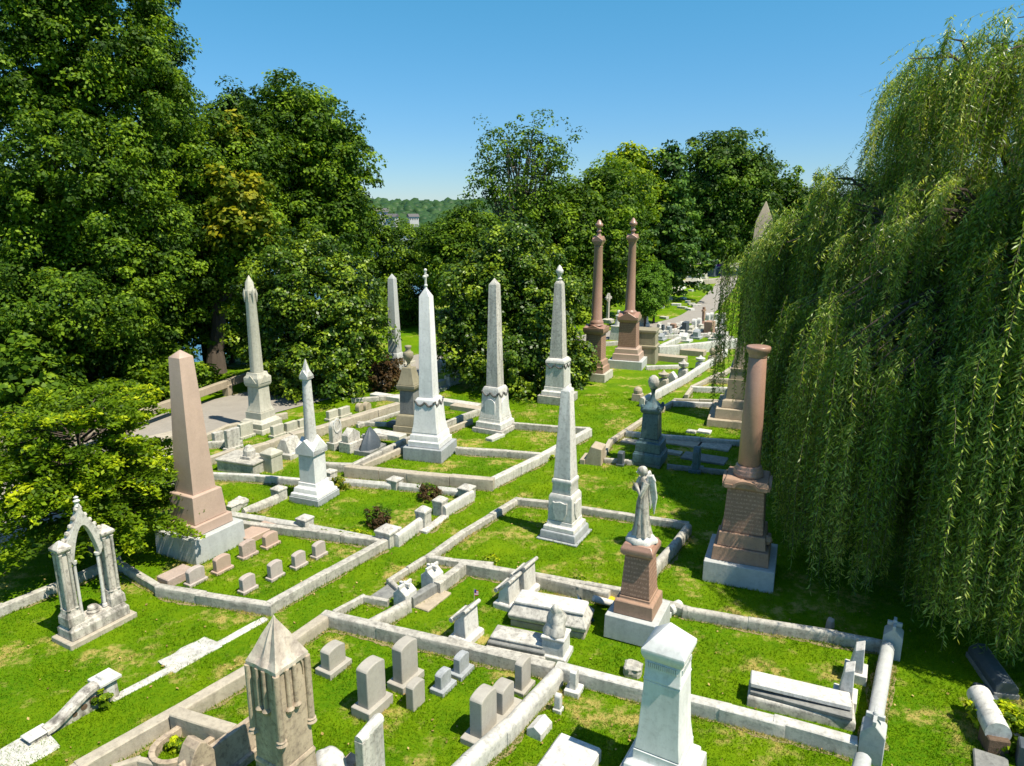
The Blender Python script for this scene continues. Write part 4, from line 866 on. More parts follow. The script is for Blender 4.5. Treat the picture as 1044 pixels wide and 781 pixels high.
# gothic arch canopy
P = G(98, 641); yaw = -29; o = empty('gothic_arch_monument', P, yaw, 'white gothic arch canopy with crocketed gable standing on the lawn at left', 'monument')
hw = .60; MB().box(-.36, .36, -hw * 1.25, hw * 1.25, -.05, .12).build('slab', 'kerb_tan', o, bevel=.015)
MB().sq([(.121, .27, hw * 1.08), (.32, .27, hw * 1.08), (.36, .23, hw * 1.02), (.42, .21, hw * .98)]).build('base', 'marble_stained', o, bevel=.012)
zs = HZ(P, 548); ztip = HZ(P, 507)
for sy in (-1, 1):
    mb = MB(); yc = sy * hw * .78
    mb.sq([(.42, .20, .17), (.60, .19, .165), (.70, .13, .125), (.76, .13, .12)], 0, yc)
    mb.sq([(.76, .10, .085), (zs - .14, .09, .075)], 0, yc)
    for a, b_ in ((1, 1), (1, -1), (-1, 1), (-1, -1)): mb.lathe([(.76, .05), (.8, .035), (zs - .2, .033), (zs - .14, .05)], a * .11, yc + b_ * .085, 10)
    mb.build('pier', 'marble_stained', o, bevel=.006)
    mb = MB(); mb.sq([(zs - .14, .11, .10), (zs - .07, .17, .15), (zs - .02, .17, .15), (zs + .12, .02, .02)], 0, yc); mb.build('pier_cap', 'marble_stained', o, bevel=.006)
    mb = MB(); ys_ = sy * hw * .42; mb.lathe([(.44, .055), (.5, .05), (.52, .035), (zs - .52, .032), (zs - .5, .055), (zs - .44, .06)], .02, ys_, 12); mb.build('inner_shaft', 'marble', o)
n_ = 24; outer, inner = [], []
for k in range(n_ + 1):
    t = -1 + 2 * k / n_; at_ = abs(t)
    outer.append((t * hw * .80, zs - .12 + (ztip - .14 - zs + .12) * (1 - at_ ** .72)))
    inner.append((t * hw * .48, zs - .50 + (ztip - .62 - zs + .50) * (1 - at_ ** 1.9)))
mb = MB(); mb.ring_face(outer, inner, -.09, .09); mb.build('gable_arch', 'marble_dirty', o, bevel=.008)
for k in range(1, n_, 2):
    y_, z_ = outer[k]; MB().ball((0, y_ * 1.05, z_ + .03), .05, 8, 1.2).build('crocket', 'marble_stained', o)
MB().lathe([(ztip - .2, .06), (ztip - .14, .035), (ztip - .08, .07), (ztip - .04, .03), (ztip, .05), (ztip + .03, .01)], n=10).build('finial', 'marble', o)
MB().lathe([(.42, .12), (.46, .13), (.5, .10), (.53, .11), (.57, .1), (.6, .04)], 0, 0, 16).build('carved_wreath', 'marble_stained', o)

# angel monument
o, P, r = monument('angel_monument', 'brown stone pedestal carrying a white marble angel with folded wings', 'monument', 649.5, 643, -26, [
    ('footing', 'kerb_tan', 'sq', [(None, 60), (641.5, 60)]), ('plinth', 'concrete', 'sq', [(642, 66), (619.5, 65)]), ('base', 'brown', 'sq', [(619.2, 49), (606.5, 48), (604.5, 44), (602.5, 39)]),
    ('die', 'brown_text', 'sq', [(602.2, 37), (563, 31)]), ('pedestal_cap', 'red', 'sq', [(562.8, 34), (559.5, 41), (555, 41), (553.5, 38), (550.5, 34)])])
z0 = HZ(P, 550.5); ztop = HZ(P, 475.5); A_H = ztop - z0
mb = MB(); rk = []
for z, s in ((z0, .29), (z0 + .06, .29), (z0 + .10, .25), (z0 + .18, .17), (z0 + .22, .1)):
    rk.append([(s * (1 + .09 * math.sin(5 * a + z * 9)) * math.cos(a) * (1.15 if s > .2 else 1), s * (1 + .09 * math.cos(7 * a)) * math.sin(a), z) for a in [2 * PI * i / 24 for i in range(24)]])
mb.rings(rk); st = mb.build('statue', 'marble', o, smooth=60)          # rock and, below, the robed figure in one
FACE = math.radians(-175 - (-26))                                        # figure faces the viewer's left
bm_rows = []
hF = A_H - .12
prof = [(.02, .20, .17, 0), (.08, .175, .15, 0), (.2, .145, .125, .005), (.34, .13, .115, .015), (.48, .128, .105, .01), (.56, .115, .09, 0), (.63, .10, .08, -.005), (.70, .115, .09, 0), (.77, .125, .085, .005), (.815, .11, .07, .01), (.84, .055, .05, .015), (.87, .042, .042, .025), (.885, .06, .065, .035), (.92, .075, .08, .04), (.955, .072, .078, .045), (.985, .045, .05, .045), (1.0, .01, .01, .045)]
mb = MB().at(0, 0, z0 + .12, FACE); rg = []
NA = 40
for t, a_, b_, fx in prof:
    fold = .13 * max(0, 1 - t / .8) if t < .8 else 0
    rg.append([((b_ * 1.05 * hF / 1.35) * (1 + fold * math.sin(9 * a + 3 * t) + fold * .5 * math.sin(17 * a)) * math.cos(a) + fx, (a_ * hF / 1.35) * (1 + fold * math.sin(9 * a + 3 * t)) * math.sin(a) + .03 * math.sin(t * 5), t * hF) for a in [2 * PI * i / NA for i in range(NA)]])
mb.rings(rg)
def P3(*a): return Vector(a)
sc_ = hF / 1.35
for sy, el, wr in ((1, (.09, .17, .98), (.17, .02, 1.03)), (-1, (.09, -.17, .96), (.18, .03, .95))):
    mb.tube([(0.0, sy * .12 * sc_, 1.08 * sc_), (el[0] * sc_, el[1] * sc_, (el[2] - .12) * sc_), (wr[0] * sc_, wr[1] * sc_, wr[2] * sc_)], [.075 * sc_, .07 * sc_, .045 * sc_], 10)
    h0 = Vector(wr) * sc_
    for f in range(4): mb.tube([h0, h0 + Vector((.03, .012 * (f - 1.5), .015)), h0 + Vector((.045, .014 * (f - 1.5), .05 - .006 * abs(f - 1)))], [.012, .009, .006], 6)
    mb.tube([h0, h0 + Vector((.01, sy * .03, .03))], [.011, .007], 6)
body = mb.build('robed_figure', 'marble_stained', st, smooth=60)
mb = MB().at(0, 0, z0 + .12, FACE)      # face and hair
hz_ = .925 * hF; hx = .045
mb.ball((hx - .028, -.03, hz_ + .014), .080 * sc_, 14, 1.08); mb.ball((hx - .085, -.03, hz_ - .03), .045 * sc_, 10)
mb.build('hair', 'marble_dirty', st, smooth=60)
mb = MB().at(0, 0, z0 + .12, FACE); fy = -.03
mb.tube([(hx + .078 * sc_, fy, hz_ + .012), (hx + .1 * sc_, fy, hz_ - .018)], [.008, .014], 6)
mb.box(hx + .07 * sc_, hx + .085 * sc_, fy - .018, fy + .018, hz_ - .042, hz_ - .034)
for s in (-1, 1): mb.ball((hx + .072 * sc_, fy + s * .028, hz_ + .012), .012, 6)
mb.build('face', 'marble', st, smooth=60)
for sy in (-1, 1):                       # wings folded behind, long feathers hanging low
    mb = MB().at(0, 0, z0 + .12, FACE)
    for f in range(9):
        t = f / 8; x0 = -.05 - .10 * t; ztop_ = 1.17 - .10 * abs(t - .55); zb_ = .98 - .52 * t; y_ = sy * (.05 + .06 * t)
        mb.tube([(x0 * sc_, y_ * sc_, ztop_ * sc_), ((x0 - .05) * sc_, (y_ + sy * .015) * sc_, (ztop_ * .5 + zb_ * .5) * sc_), ((x0 - .03) * sc_, (y_ + sy * .01) * sc_, zb_ * sc_)], [.030, .034, .010], 6)
    mb.tube([(-.03 * sc_, sy * .05 * sc_, 1.0 * sc_), (-.07 * sc_, sy * .07 * sc_, 1.17 * sc_), (-.12 * sc_, sy * .10 * sc_, 1.20 * sc_), (-.17 * sc_, sy * .12 * sc_, 1.10 * sc_)], [.03, .045, .04, .025], 8)
    mb.build('wing', 'marble', st, smooth=50)
# ---------------------------------------------------------------- rail fence by the road
f0 = FA - fd * 9; f1 = FB + fd * 6; Lf = (f1 - f0).length
o = empty('rail_fence', (f0.x, f0.y, 0), math.degrees(math.atan2(fd.y, fd.x)), 'low timber rail fence between the road and the river bank', 'fence')
npz = 7
for k in range(npz + 1):
    x = Lf * k / npz; MB().box(x - .18, x + .18, -.18, .18, terrain(f0.x, f0.y) - .6, .55).build('post', 'wood', o, bevel=.02)
for k in range(npz): MB().box(Lf * k / npz - .1, Lf * (k + 1) / npz - .12, -.14, .14, .42 + .004 * k, .78 + .004 * k).build('rail', 'wood', o, bevel=.02)
# ---------------------------------------------------------------- headstones: local x = direction the face looks, y = width
def headstone(label, px, py, ytop, w, t, top='round', mat='tan_grey', base=(1.25, 1.6, .14), yaw=-30, name='headstone', group=None, tilt=0, cat='headstone'):
    """px,py: middle of the foot in the photo; ytop: row of the top; w,t width and thickness in metres"""
    P = G(px, py); o = empty(name, P, yaw, label, cat, group); Ht = HZ(P, ytop); zb = 0
    if base:
        zb = base[2]; MB().box(-t / 2 * base[1], t / 2 * base[1], -w / 2 * base[0], w / 2 * base[0], -.05, zb).build('base', mat, o, bevel=.012)
    hw = w / 2; h = Ht; foot(P, t / 2 * (base[1] if base else 1), w / 2 * (base[0] if base else 1), yaw)
    if top == 'round': pr = [(-hw, zb - .01), (hw, zb - .01), (hw, h - w * .16)] + [(hw * math.cos(PI * k / 10), h - w * .16 + w * .16 * math.sin(PI * k / 10)) for k in range(1, 10)] + [(-hw, h - w * .16)]
    elif top == 'arch': pr = [(-hw, zb - .01), (hw, zb - .01)] + [(hw * math.cos(PI * k / 14), h - hw + hw * math.sin(PI * k / 14)) for k in range(15)]
    elif top == 'gable': pr = [(-hw, zb - .01), (hw, zb - .01), (hw, h - w * .35), (0, h), (-hw, h - w * .35)]
    elif top == 'shoulder': pr = [(-hw, zb - .01), (hw, zb - .01), (hw, h * .8), (hw * .8, h * .82)] + [(hw * .62 * math.cos(PI * k / 8), h * .82 + h * .18 * math.sin(PI * k / 8)) for k in range(9)] + [(-hw * .8, h * .82), (-hw, h * .8)]
    else: pr = [(-hw, zb - .01), (hw, zb - .01), (hw, h), (-hw, h)]
    mb = MB().at(ry=R(tilt)); mb.prism(pr, -t / 2, t / 2); mb.build('tablet', mat, o, bevel=min(.02, t * .12), seg=2)
    return o, P, Ht
HS = headstone
# eight little stones in the pink plot
pg = 'little headstones in the pink obelisk plot'
HS('low pink headstone nearest the layered tree, first of the pink row', 200, 594, 578, .44, .16, 'round', 'pink_grey', group=pg, base=(1.2, 1.6, .08))
HS('pink headstone second from the layered tree in its row', 227, 582, 566, .44, .16, 'round', 'pink', group=pg, base=(1.2, 1.6, .08))
HS('pink headstone third from the layered tree, below the plinth corner', 253, 567, 551, .44, .16, 'round', 'pink_rough', group=pg, base=(1.2, 1.6, .08))
HS('last pink headstone of the row, nearest the back kerb', 276, 556.5, 542.5, .44, .16, 'round', 'pink', group=pg, base=(1.2, 1.6, .08))
HS('greyish little headstone nearest the front kerb corner', 253, 602, 586, .38, .15, 'round', 'pink_grey', group=pg, base=(1.2, 1.6, .08))
HS('greyish little headstone second from the front kerb corner', 281, 589, 572, .38, .15, 'round', 'pink_grey', group=pg, base=(1.2, 1.6, .08))
HS('pale little headstone third from the front kerb corner', 305, 577.5, 562.5, .37, .15, 'round', 'pink_grey', group=pg, base=(1.2, 1.6, .08))
HS('pale little headstone farthest from the front kerb, by the back kerb', 325.5, 567, 552.5, .37, .15, 'round', 'pink_grey', group=pg, base=(1.2, 1.6, .08))
def block(label, px, py, l, w, h, mat, yaw=-30, name='stone_slab', cat='slab', bevel=.02, group=None, z=0, rough=0, tilt=0, top=1.0):
    P = G(px, py); b_ = MB().at(ry=R(tilt)); b_.sq([(-.05, w / 2, l / 2), (h, w / 2 * top, l / 2 * top)]); o = b_.build(name, mat, None, bevel=bevel, rough=rough); o.location = (P.x, P.y, z); o.rotation_euler = (0, 0, R(yaw)); return tag(o, label, cat, group)
block('low flat pink block under the layered tree sprays', 180, 591, .75, .45, .22, 'pink_rough', name='stone_block', cat='block')
block('flat pink ledger slab behind the little pink headstones', 262, 545, 1.1, .6, .16, 'pink')
# foreground tan headstones
fg = 'tan granite headstones in the foreground plot'
HS('short wide tan headstone closest to the back corner kerb', 340.5, 682, 657, .46, .25, 'round', 'tan_grey', (1.35, 1.7, .13), group=fg)
HS('tall tan headstone standing behind its slightly nearer twin', 414, 696, 653, .50, .24, 'round', 'tan_grey', (1.35, 1.7, .16), group=fg)
HS('tall tan headstone in front of its twin, largest in the grass', 380, 723, 674, .50, .26, 'round', 'tan_grey', (1.35, 1.7, .2), group=fg)
HS('plain upright tan tablet without base, beside the two tall headstones', 424, 719, 694, .36, .18, 'round', 'tan_grey', None, group=fg)
HS('tiny white-based headstone nearer of the small pair', 452, 702, 683, .34, .16, 'round', 'grey', (1.4, 2.0, .1), group=fg)
HS('tiny white-based headstone farther of the small pair', 470.5, 686, 666, .34, .16, 'round', 'grey', (1.4, 2.0, .1), group=fg)
HS('grey rounded headstone right against the round-topped divider', 533, 702, 671, .36, .17, 'round', 'tan_grey', (1.35, 1.8, .09), group=fg)
P = G(503, 737); o = empty('double_headstone', P, -30, 'two tan headstones, one taller, sharing one long base by the divider', 'headstone')
MB().box(-.24, .24, -.72, .68, -.05, .12).build('base', 'tan_grey', o, bevel=.012)
for yc, h_, w_, nm in ((-.33, HZ(P, 694) * 1.02, .50, 'larger_tablet'), (.33, .62, .42, 'smaller_tablet')):
    hw = w_ / 2; MB().prism([(yc - hw, .11), (yc + hw, .11), (yc + hw, h_ - w_ * .16)] + [(yc + hw * math.cos(PI * k / 10), h_ - w_ * .16 + w_ * .16 * math.sin(PI * k / 10)) for k in range(1, 10)] + [(yc - hw, h_ - w_ * .16)], -.13, .13).build(nm, 'tan_grey', o, bevel=.02, seg=2)
# marble scroll desks
def scroll_desk(label, px, py, ytop, w=.52, flag=False):
    P = G(px, py); o = empty('scroll_headstone', P, -30, label, 'headstone', 'marble scroll headstones'); h = HZ(P, ytop)
    MB().sq([(-.05, .26, w * .62), (.12, .26, w * .62), (.16, .2, w * .55)]).build('base', 'marble', o, bevel=.012)
    MB().prism([(-.16, .155), (.16, .155), (.12, h), (-.13, h - .26)], -w / 2, w / 2, 'y').build('block', 'marble', o, bevel=.01)
    mb = MB(); mb.at(0, 0, 0); t0 = Vector((-.17, 0, h - .27)); t1 = Vector((.15, 0, h + .01))
    mb.prism([(t0.x, t0.z), (t1.x, t1.z), (t1.x - .03, t1.z + .05), (t0.x - .03, t0.z + .05)], -w * .56, w * .56, 'y'); mb.tube([(t0.x - .02, -w * .58, t0.z + .03), (t0.x - .02, w * .58, t0.z + .03)], .055, 12); mb.tube([(t1.x, -w * .58, t1.z + .02), (t1.x, w * .58, t1.z + .02)], .045, 12)
    mb.build('scroll', 'marble_dirty', o, bevel=.004)
    return o, P, h
o, P, h = scroll_desk('white scroll headstone with a tiny flag, on the near side of the plot', 475.5, 650, 618)
FP = G(484, 643); o = empty('flag', (FP.x, FP.y, 0), 0, 'tiny red white and blue flag on a thin stick by the scroll headstone', 'flag')
MB().tube([(0, 0, -.05), (0, 0, 1.02)], .008, 6).build('stick', 'wood', o); 
mb = MB()
for k, (a, b_, m_) in enumerate(((.86, .885, 0), (.885, .91, 1), (.91, .935, 0), (.935, .96, 1), (.96, .985, 0))):
    MB().box(.008, .09, -.004, .004, a + .001, b_ - .001).build('stripe', 'red_cloth' if m_ == 0 else 'white_cloth', o)
MB().box(.008, .045, -.007, .007, .935, 1.0).build('canton', 'blue_cloth', o)
scroll_desk('white scroll headstone left of the coffin-shaped tomb', 519, 616, 589, .5)
scroll_desk('grey stained scroll headstone touching the kerb behind the coffin-shaped tomb', 535, 604, 574, .56)
# tombs
def tomb(label, px, py, yaw, L, rows, mat='marble_dirty', name='coffin_tomb'):
    P = G(px, py); o = empty(name, P, yaw, label, 'tomb'); 
    for nm, rr, m_ in rows: MB().sq([(z, L / 2 * lx, hy) for z, hy, lx in rr]).build(nm, m_, o, bevel=.015)
    return o, P
o, P = tomb('chamfered white coffin-shaped tomb on a stone plinth, between scroll headstones and angel', 562, 636, -19, 1.72, [
    ('plinth', [(-.05, .36, .98), (.14, .36, .98)], 'kerb_tan'), ('body', [(.145, .34, .96), (.2, .40, 1.02), (.3, .42, 1.04), (.5, .24, .9)], 'marble_dirty'), ('lid', [(.502, .27, .92), (.55, .28, .93), (.58, .26, .9)], 'marble')])
o, P = tomb('low grooved grey coffin-shaped tomb beside the statue block', 530, 660, -19, 1.3, [
    ('plinth', [(-.05, .34, 1.0), (.1, .34, 1.0)], 'marble_dirty'), ('middle', [(.102, .29, .96), (.18, .30, .97), (.21, .26, .93)], 'grey_dark'), ('lid', [(.212, .23, .9), (.28, .24, .91), (.32, .17, .84)], 'marble_dirty')])
P = G(566.5, 668); o = empty('statue_block', P, -22, 'squat white block carrying a worn draped figure, at the head of the grooved tomb', 'monument')
MB().sq([(-.05, .30, .28), (.12, .30, .28), (.14, .24, .23), (.46, .23, .22), (.5, .26, .25), (.54, .25, .24)]).build('pedestal', 'marble', o, bevel=.012)
mb = MB(); mb.rings([[(s * (1 + .16 * math.sin(3 * a + z * 7)) * math.cos(a) * 1.1, s * .9 * (1 + .16 * math.sin(5 * a + z * 3)) * math.sin(a) + .05 * math.sin(z * 9), z) for a in [2 * PI * i / 20 for i in range(20)]] for z, s in ((.54, .2), (.6, .22), (.72, .17), (.82, .19), (.93, .17), (.99, .12), (1.04, .115), (1.12, .10), (1.18, .05), (1.2, .01))])
mb.build('worn_figure', 'marble_dirty', o, smooth=60)
# ledger tomb right
P = G(815, 722); o = empty('ledger_tomb', P, -22, 'white ledger slab tipped on its grey base beside the right kerb', 'tomb')
MB().sq([(-.05, .92, .30), (.16, .92, .30), (.2, .9, .27)]).build('base', 'marble_dirty', o, bevel=.012)
mb = MB().at(-.02, .05, .30, R(1.5), R(-5), R(1.5)); mb.box(-.88, .86, -.24, .24, 0, .1); mb.build('ledger', 'marble', o, bevel=.02)
mb = MB().at(0, -.02, .21, R(-3)); mb.box(-.87, .87, -.26, .25, 0, .07); mb.build('middle_slab', 'grey_dark', o, bevel=.01)
# two desk tablets at right
for lb, px, py, yt in (('front slanted marble tablet near the tipped ledger slab', 861, 716, 676), ('rear slanted marble tablet below the end of the kerb', 872, 690, 655)):
    P = G(px, py); o = empty('slant_headstone', P, -28, lb, 'headstone', 'slanted marble tablets by the right coping'); h = HZ(P, yt)
    MB().box(-.22, .2, -.24, .24, -.05, .2).build('base', 'marble', o, bevel=.012)
    MB().prism([(-.13, .2), (.12, .2), (.10, h - .02), (-.06, h - .1)], -.17, .17, 'y').build('tablet', 'marble', o, bevel=.01)
# gabled posts with crosses
def gable_post(label, px, py, ytop, w=.36, mat='marble', cross=True, yaw=-31, group='gabled kerb posts'):
    P = G(px, py); o = empty('gabled_post', P, yaw, label, 'post', group); h = HZ(P, ytop) - (.06 if cross else 0); hw = w / 2
    MB().prism([(-hw, -.05), (hw, -.05), (hw, h * .72), (0, h), (-hw, h * .72)], -w * .55, w * .55, 'y').build('post_block', mat, o, bevel=.012)
    if cross:
        mb = MB(); mb.box(-.03, .03, -w * .6, w * .6, h - .02, h + .06); mb.box(-w * .38, w * .38, -.035, .035, h - .017, h + .063); mb.ball((0, 0, h + .06), .05, 8); mb.build('cross_ridge', mat, o, bevel=.006)
    return o
gable_post('left one of the two small gabled posts beside the flat tan slab', 413.5, 617, 594, .38)
gable_post('right one of the two small gabled posts, at the plot opening', 441, 599.5, 576, .38)
gable_post('cross-topped grey post at the far end of the smooth coping', 908, 667, 634, .36, 'concrete', group='cross-topped posts on the right')
gable_post('cross-topped grey post at the near end of the smooth coping', 887, 771, 728, .38, 'concrete', group='cross-topped posts on the right')
def cap_post(label, px, py, ytop, w=.34, mat='marble_dirty', yaw=-28, group='square capped kerb posts'):
    P = G(px, py); o = empty('kerb_post', P, yaw, label, 'post', group); h = HZ(P, ytop); hw = w / 2
    MB().sq([(-.05, hw, hw), (h * .68, hw, hw)]).build('post_shaft', mat, o, bevel=.012)
    MB().sq([(h * .68, hw * 1.05, hw * 1.05), (h * .74, hw * 1.1, hw * 1.1), (h * .83, hw * 1.1, hw * 1.1), (h, hw * .35, hw * .35)]).build('post_cap', mat, o, bevel=.01)
    return o
cap_post('capped post in the middle of the front coping of the white spired plot', 311.5, 539, 525, .36)
cap_post('large capped corner post at the front right of the white spired plot', 396, 554, 536, .50)
cap_post('pointed capped post, left of the threshold twins', 432, 537, 516, .34)
cap_post('pointed capped post, right of the threshold twins', 449, 524, 506, .34)
cap_post('capped post ending the right side of the white spired plot', 476, 508, 494, .42)
cap_post('capped post in the back coping near the centre of the plot', 403, 497, 486, .40)
cap_post('small capped post behind the white spired monument', 337, 489, 478, .34)
cap_post('capped post on the left side coping, shading the spired monument', 285, 509, 495, .36)
cap_post('half buried capped post at the left corner by the pink obelisk', 237, 521, 512, .36)
# dark patches, slabs and paving
block('flat tan stone slab beside the two gabled posts', 440, 612, .95, .5, .05, 'tan')
block('dark flat slab left of the two gabled posts', 394, 606, .7, .45, .07, 'grey_dark')
block('irregular pale paving slab in the worn path, middle one', 194, 667, 1.1, .62, .03, 'kerb_light', yaw=-33, rough=.02, group='pale paving stones in the lawn')
block('long narrow paving strip above the middle slab', 245, 645, 1.35, .20, .03, 'kerb_light', yaw=-35, rough=.01, group='pale paving stones in the lawn')
block('narrow paving strip running to the baluster post', 148, 696, 1.25, .20, .03, 'kerb_light', yaw=-37, rough=.01, group='pale paving stones in the lawn')
block('large pale paving slab in the lower left corner', 12, 774, 1.2, .8, .03, 'kerb_light', yaw=-33, rough=.02, group='pale paving stones in the lawn')
block('squared grey rock lying left of the big white monument', 645, 687, .30, .34, .24, 'kerb', yaw=-20, name='rock', cat='rock', bevel=.05, rough=.015)
# lower left staircase rail
P = G(110, 712); o = empty('entrance_post', P, -30, 'short pierced post at the top of the curved stair cheek', 'post')
h = HZ(P, 688); MB().sq([(-.05, .15, .15), (h - .1, .14, .14)]).build('post_shaft', 'marble_stained', o, bevel=.012); MB().sq([(h - .1, .21, .21), (h - .04, .21, .21), (h - .03, .12, .12), (h + .02, .1, .1)]).build('post_cap', 'marble', o, bevel=.01)
for s in (0, 1): MB().at(rz=s * PI / 2).prism([(-.07, .12), (.07, .12), (.07, h * .55), (.05, h * .66), (0, h * .72), (-.05, h * .66), (-.07, h * .55)], -.146, .146).build('arched_panel', 'marble', o)
A_ = G(101, 719); B_ = G(46, 750); d_ = B_ - A_; L = d_.length; o = empty('stair_cheek', A_, math.degrees(math.atan2(d_.y, d_.x)), 'curved sloping stone stair cheek with pierced openings, lower left', 'stair wall')
up, lo = [], []
for k in range(17):
    t = k / 16; z = .06 + .34 * (1 - sstep(0, 1, t)) ; up.append((t * L, z + .10)); lo.append((t * L, z))
MB().prism([(x, -.05) for x, z in (lo[0], lo[-1])] + [(x, z) for x, z in reversed(lo)], -.07, .07, 'y').build('cheek_wall', 'marble_stained', o)
mb = MB(); mb.rings([[(x, -.13, z), (x, .13, z), (x, .13, z + .07), (x, .06, z + .1), (x, -.06, z + .1), (x, -.13, z + .07)] for x, z in lo]); mb.build('handrail_coping', 'marble_stained', o, smooth=30)
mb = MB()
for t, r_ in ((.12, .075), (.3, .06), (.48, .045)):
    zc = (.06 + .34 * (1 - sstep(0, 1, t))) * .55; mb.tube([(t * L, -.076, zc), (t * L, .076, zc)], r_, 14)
mb.build('opening_shade_disc', 'soil', o)  # solid dark discs, painting the shade inside the openings
P = G(38, 753); o = empty('end_block', P, -30, 'flat capped block at the foot of the curved stair cheek', 'block')
MB().box(-.12, .12, -.15, .15, -.05, .10).build('block_body', 'marble_stained', o, bevel=.01); MB().sq([(.10, .15, .19), (.13, .15, .19), (.135, .08, .10), (.16, .07, .09)]).build('block_cap', 'marble', o, bevel=.01)
# bottom left grave group
P = G(205, 812); o = empty('gabled_headstone', P, -30, 'buff gabled headstone with small cross gable at the bottom left', 'headstone'); h = HZ(P, 753)
MB().box(-.22, .22, -.3, .3, -.05, .15).build('base', 'gothic', o, bevel=.012)
MB().prism([(-.22, .15), (.22, .15), (.22, h * .72), (.1, h * .93), (0, h), (-.1, h * .93), (-.22, h * .72)], -.16, .16).build('tablet', 'gothic', o, bevel=.015)
MB().prism([(-.2, .15), (.2, .15), (.2, h * .6), (0, h * .78), (-.2, h * .6)], -.3, .0, 'y').build('front_gable', 'gothic', o, bevel=.012)
P = G(236, 782); o = empty('scroll_slab_tomb', P, -30, 'buff stone bench-like tomb head with iron scroll ends, left of the gothic pillar', 'tomb'); h = HZ(P, 748)
MB().box(-.2, .2, -.62, .62, -.05, .14).build('base', 'gothic', o, bevel=.012); MB().prism([(-.12, .14), (.13, .14), (.06, h), (-.05, h)], -.56, .56, 'y').build('slab', 'gothic', o, bevel=.012)
for s in (-1, 1): mb = MB(); mb.tube([(.12, s * .58, .2), (.13, s * .6, h - .12), (.1, s * .6, h)], .03, 8); mb.ball((.08, s * .6, h + .03), .07, 10); mb.build('scroll_end', 'grey_dark', o)
P = G(183, 768); o = empty('grave_cradle', P, -30, 'low buff stone cradle with rounded end holding green weeds', 'grave')
q = [(-.05 + .42 * math.cos(PI / 2 + PI * k / 10), .42 * math.sin(PI / 2 + PI * k / 10)) for k in range(11)]; q = [(.55, .42)] + q + [(.55, -.42)]
mb = MB().at(rz=R(90)); mb.rings([[(x * s, y * s, z) for x, y in q for s in (1,)] for z, s_ in ((0, 1),) for _ in (0,)] if False else [[(x, y, -.05), (x * .8, y * .72, -.05), (x * .8, y * .72, .2), (x, y, .2)] for x, y in q]); mb.build('rim', 'gothic', o, bevel=.01)
# fluted slab and lumps at the bottom
P = G(379, 800); o = empty('draped_tablet', P, -30, 'tall white weather-fluted marble tablet at the bottom centre-left', 'headstone'); h = HZ(P, 744)
mb = MB(); rg = []
for z in (-.05, .3, .6, .8, h - .2, h - .05):
    ring_ = []
    for k in range(14): ring_.append((.09 + .012 * math.sin(k * 2.2), -.25 + .5 * k / 13, z + (.1 * k / 13 if z > h - .3 else 0)))
    for k in range(14): ring_.append((-.09 - .012 * math.sin(k * 1.9), .25 - .5 * k / 13, z + (.1 * (13 - k) / 13 if z > h - .3 else 0)))
    rg.append(ring_)
mb.rings(rg); mb.build('tablet', 'marble_dirty', o, bevel=.01); MB().tube([(0, -.24, h - .03), (0, .22, h + .03), (0, .27, h + .02)], [.08, .1, .09], 12).build('rolled_top', 'marble', o)
P = G(338, 800); o = empty('draped_marble_lump', P, -20, 'worn draped white marble lump beside the gothic pillar', 'monument'); h = HZ(P, 767)
mb = MB(); mb.rings([[(s * (1 + .12 * math.sin(5 * a + 8 * z)) * math.cos(a) * 1.2, s * (1 + .1 * math.cos(3 * a)) * math.sin(a), z) for a in [2 * PI * i / 24 for i in range(24)]] for z, s in ((-.05, .26), (.2, .25), (h * .7, .22), (h * .92, .18), (h, .08))]); mb.build('draped_stone', 'marble', o, smooth=50)
block('buff stone block right of the draped lump at the bottom edge', 358, 793, .3, .25, .35, 'gothic', name='stone_block', cat='block')
block('large white marble slab cut by the bottom edge, left of the big monument', 580, 784, .95, .78, .24, 'marble', name='marble_slab', bevel=.04)
# small ones by the divider
HS('small marble headstone with cross-shaped base, just right of the divider end', 585, 706, 683, .17, .13, 'round', 'marble', (1.9, 2.3, .12), -25, group='little white stones right of the divider')
HS('tiny leaning white marker between the gabled block and the small headstone', 569, 725, 707, .12, .12, 'arch', 'marble', (1.4, 1.4, .08), -25, group='little white stones right of the divider')
P = G(550, 746); b_ = MB(); b_.prism([(-.15, -.05), (.15, -.05), (.15, .14), (0, .24), (-.15, .14)], -.2, .2, 'y'); o = b_.build('gabled_block', 'marble', None, bevel=.012); o.location = P; o.rotation_euler = (0, 0, R(-33)); tag(o, 'small white gabled block on the grass near the round-topped divider', 'block')
# yellow thing, broken pieces near the angel
P = G(619, 616); o = empty('yellow_bag', P, 20, 'bright yellow plastic bag lying at the left foot of the angel plinth', 'bag')
mb = MB(); mb.rings([[(x, s * math.cos(a), .10 + s * .7 * math.sin(a)) for a in [2 * PI * i / 12 for i in range(12)]] for x, s in ((-.28, .04), (-.2, .10), (0, .12), (.14, .10), (.22, .03))]); mb.build('bag_body', 'yellow', o, smooth=50)
P = G(616, 620); b_ = MB().at(0, 0, .13, R(15), R(0), R(24)); b_.box(-.3, .3, -.07, .07, 0, .07); b_.tube([(-.32, 0, .04), (.32, 0, .04)], .08, 12); o = b_.build('broken_slab', 'marble', None, bevel=.01, smooth=40); o.location = P; tag(o, 'broken round-edged marble bar leaning over the yellow bag', 'fragment')
P = G(687, 625); b_ = MB().at(0, 0, .13, R(35)); b_.tube([(-.16, 0, 0), (.2, 0, .02)], [.13, .12], 16); b_.box(-.3, -.18, -.1, .1, -.14, .0); o = b_.build('broken_drum', 'marble', None, bevel=.01); o.location = P; tag(o, 'short round marble drum fragment right of the angel plinth', 'fragment')
P = G(597, 632); o = empty('tarpaulin', P, 0, 'crumpled dark blue cloth draped at the end of the coffin-shaped tomb', 'cloth')
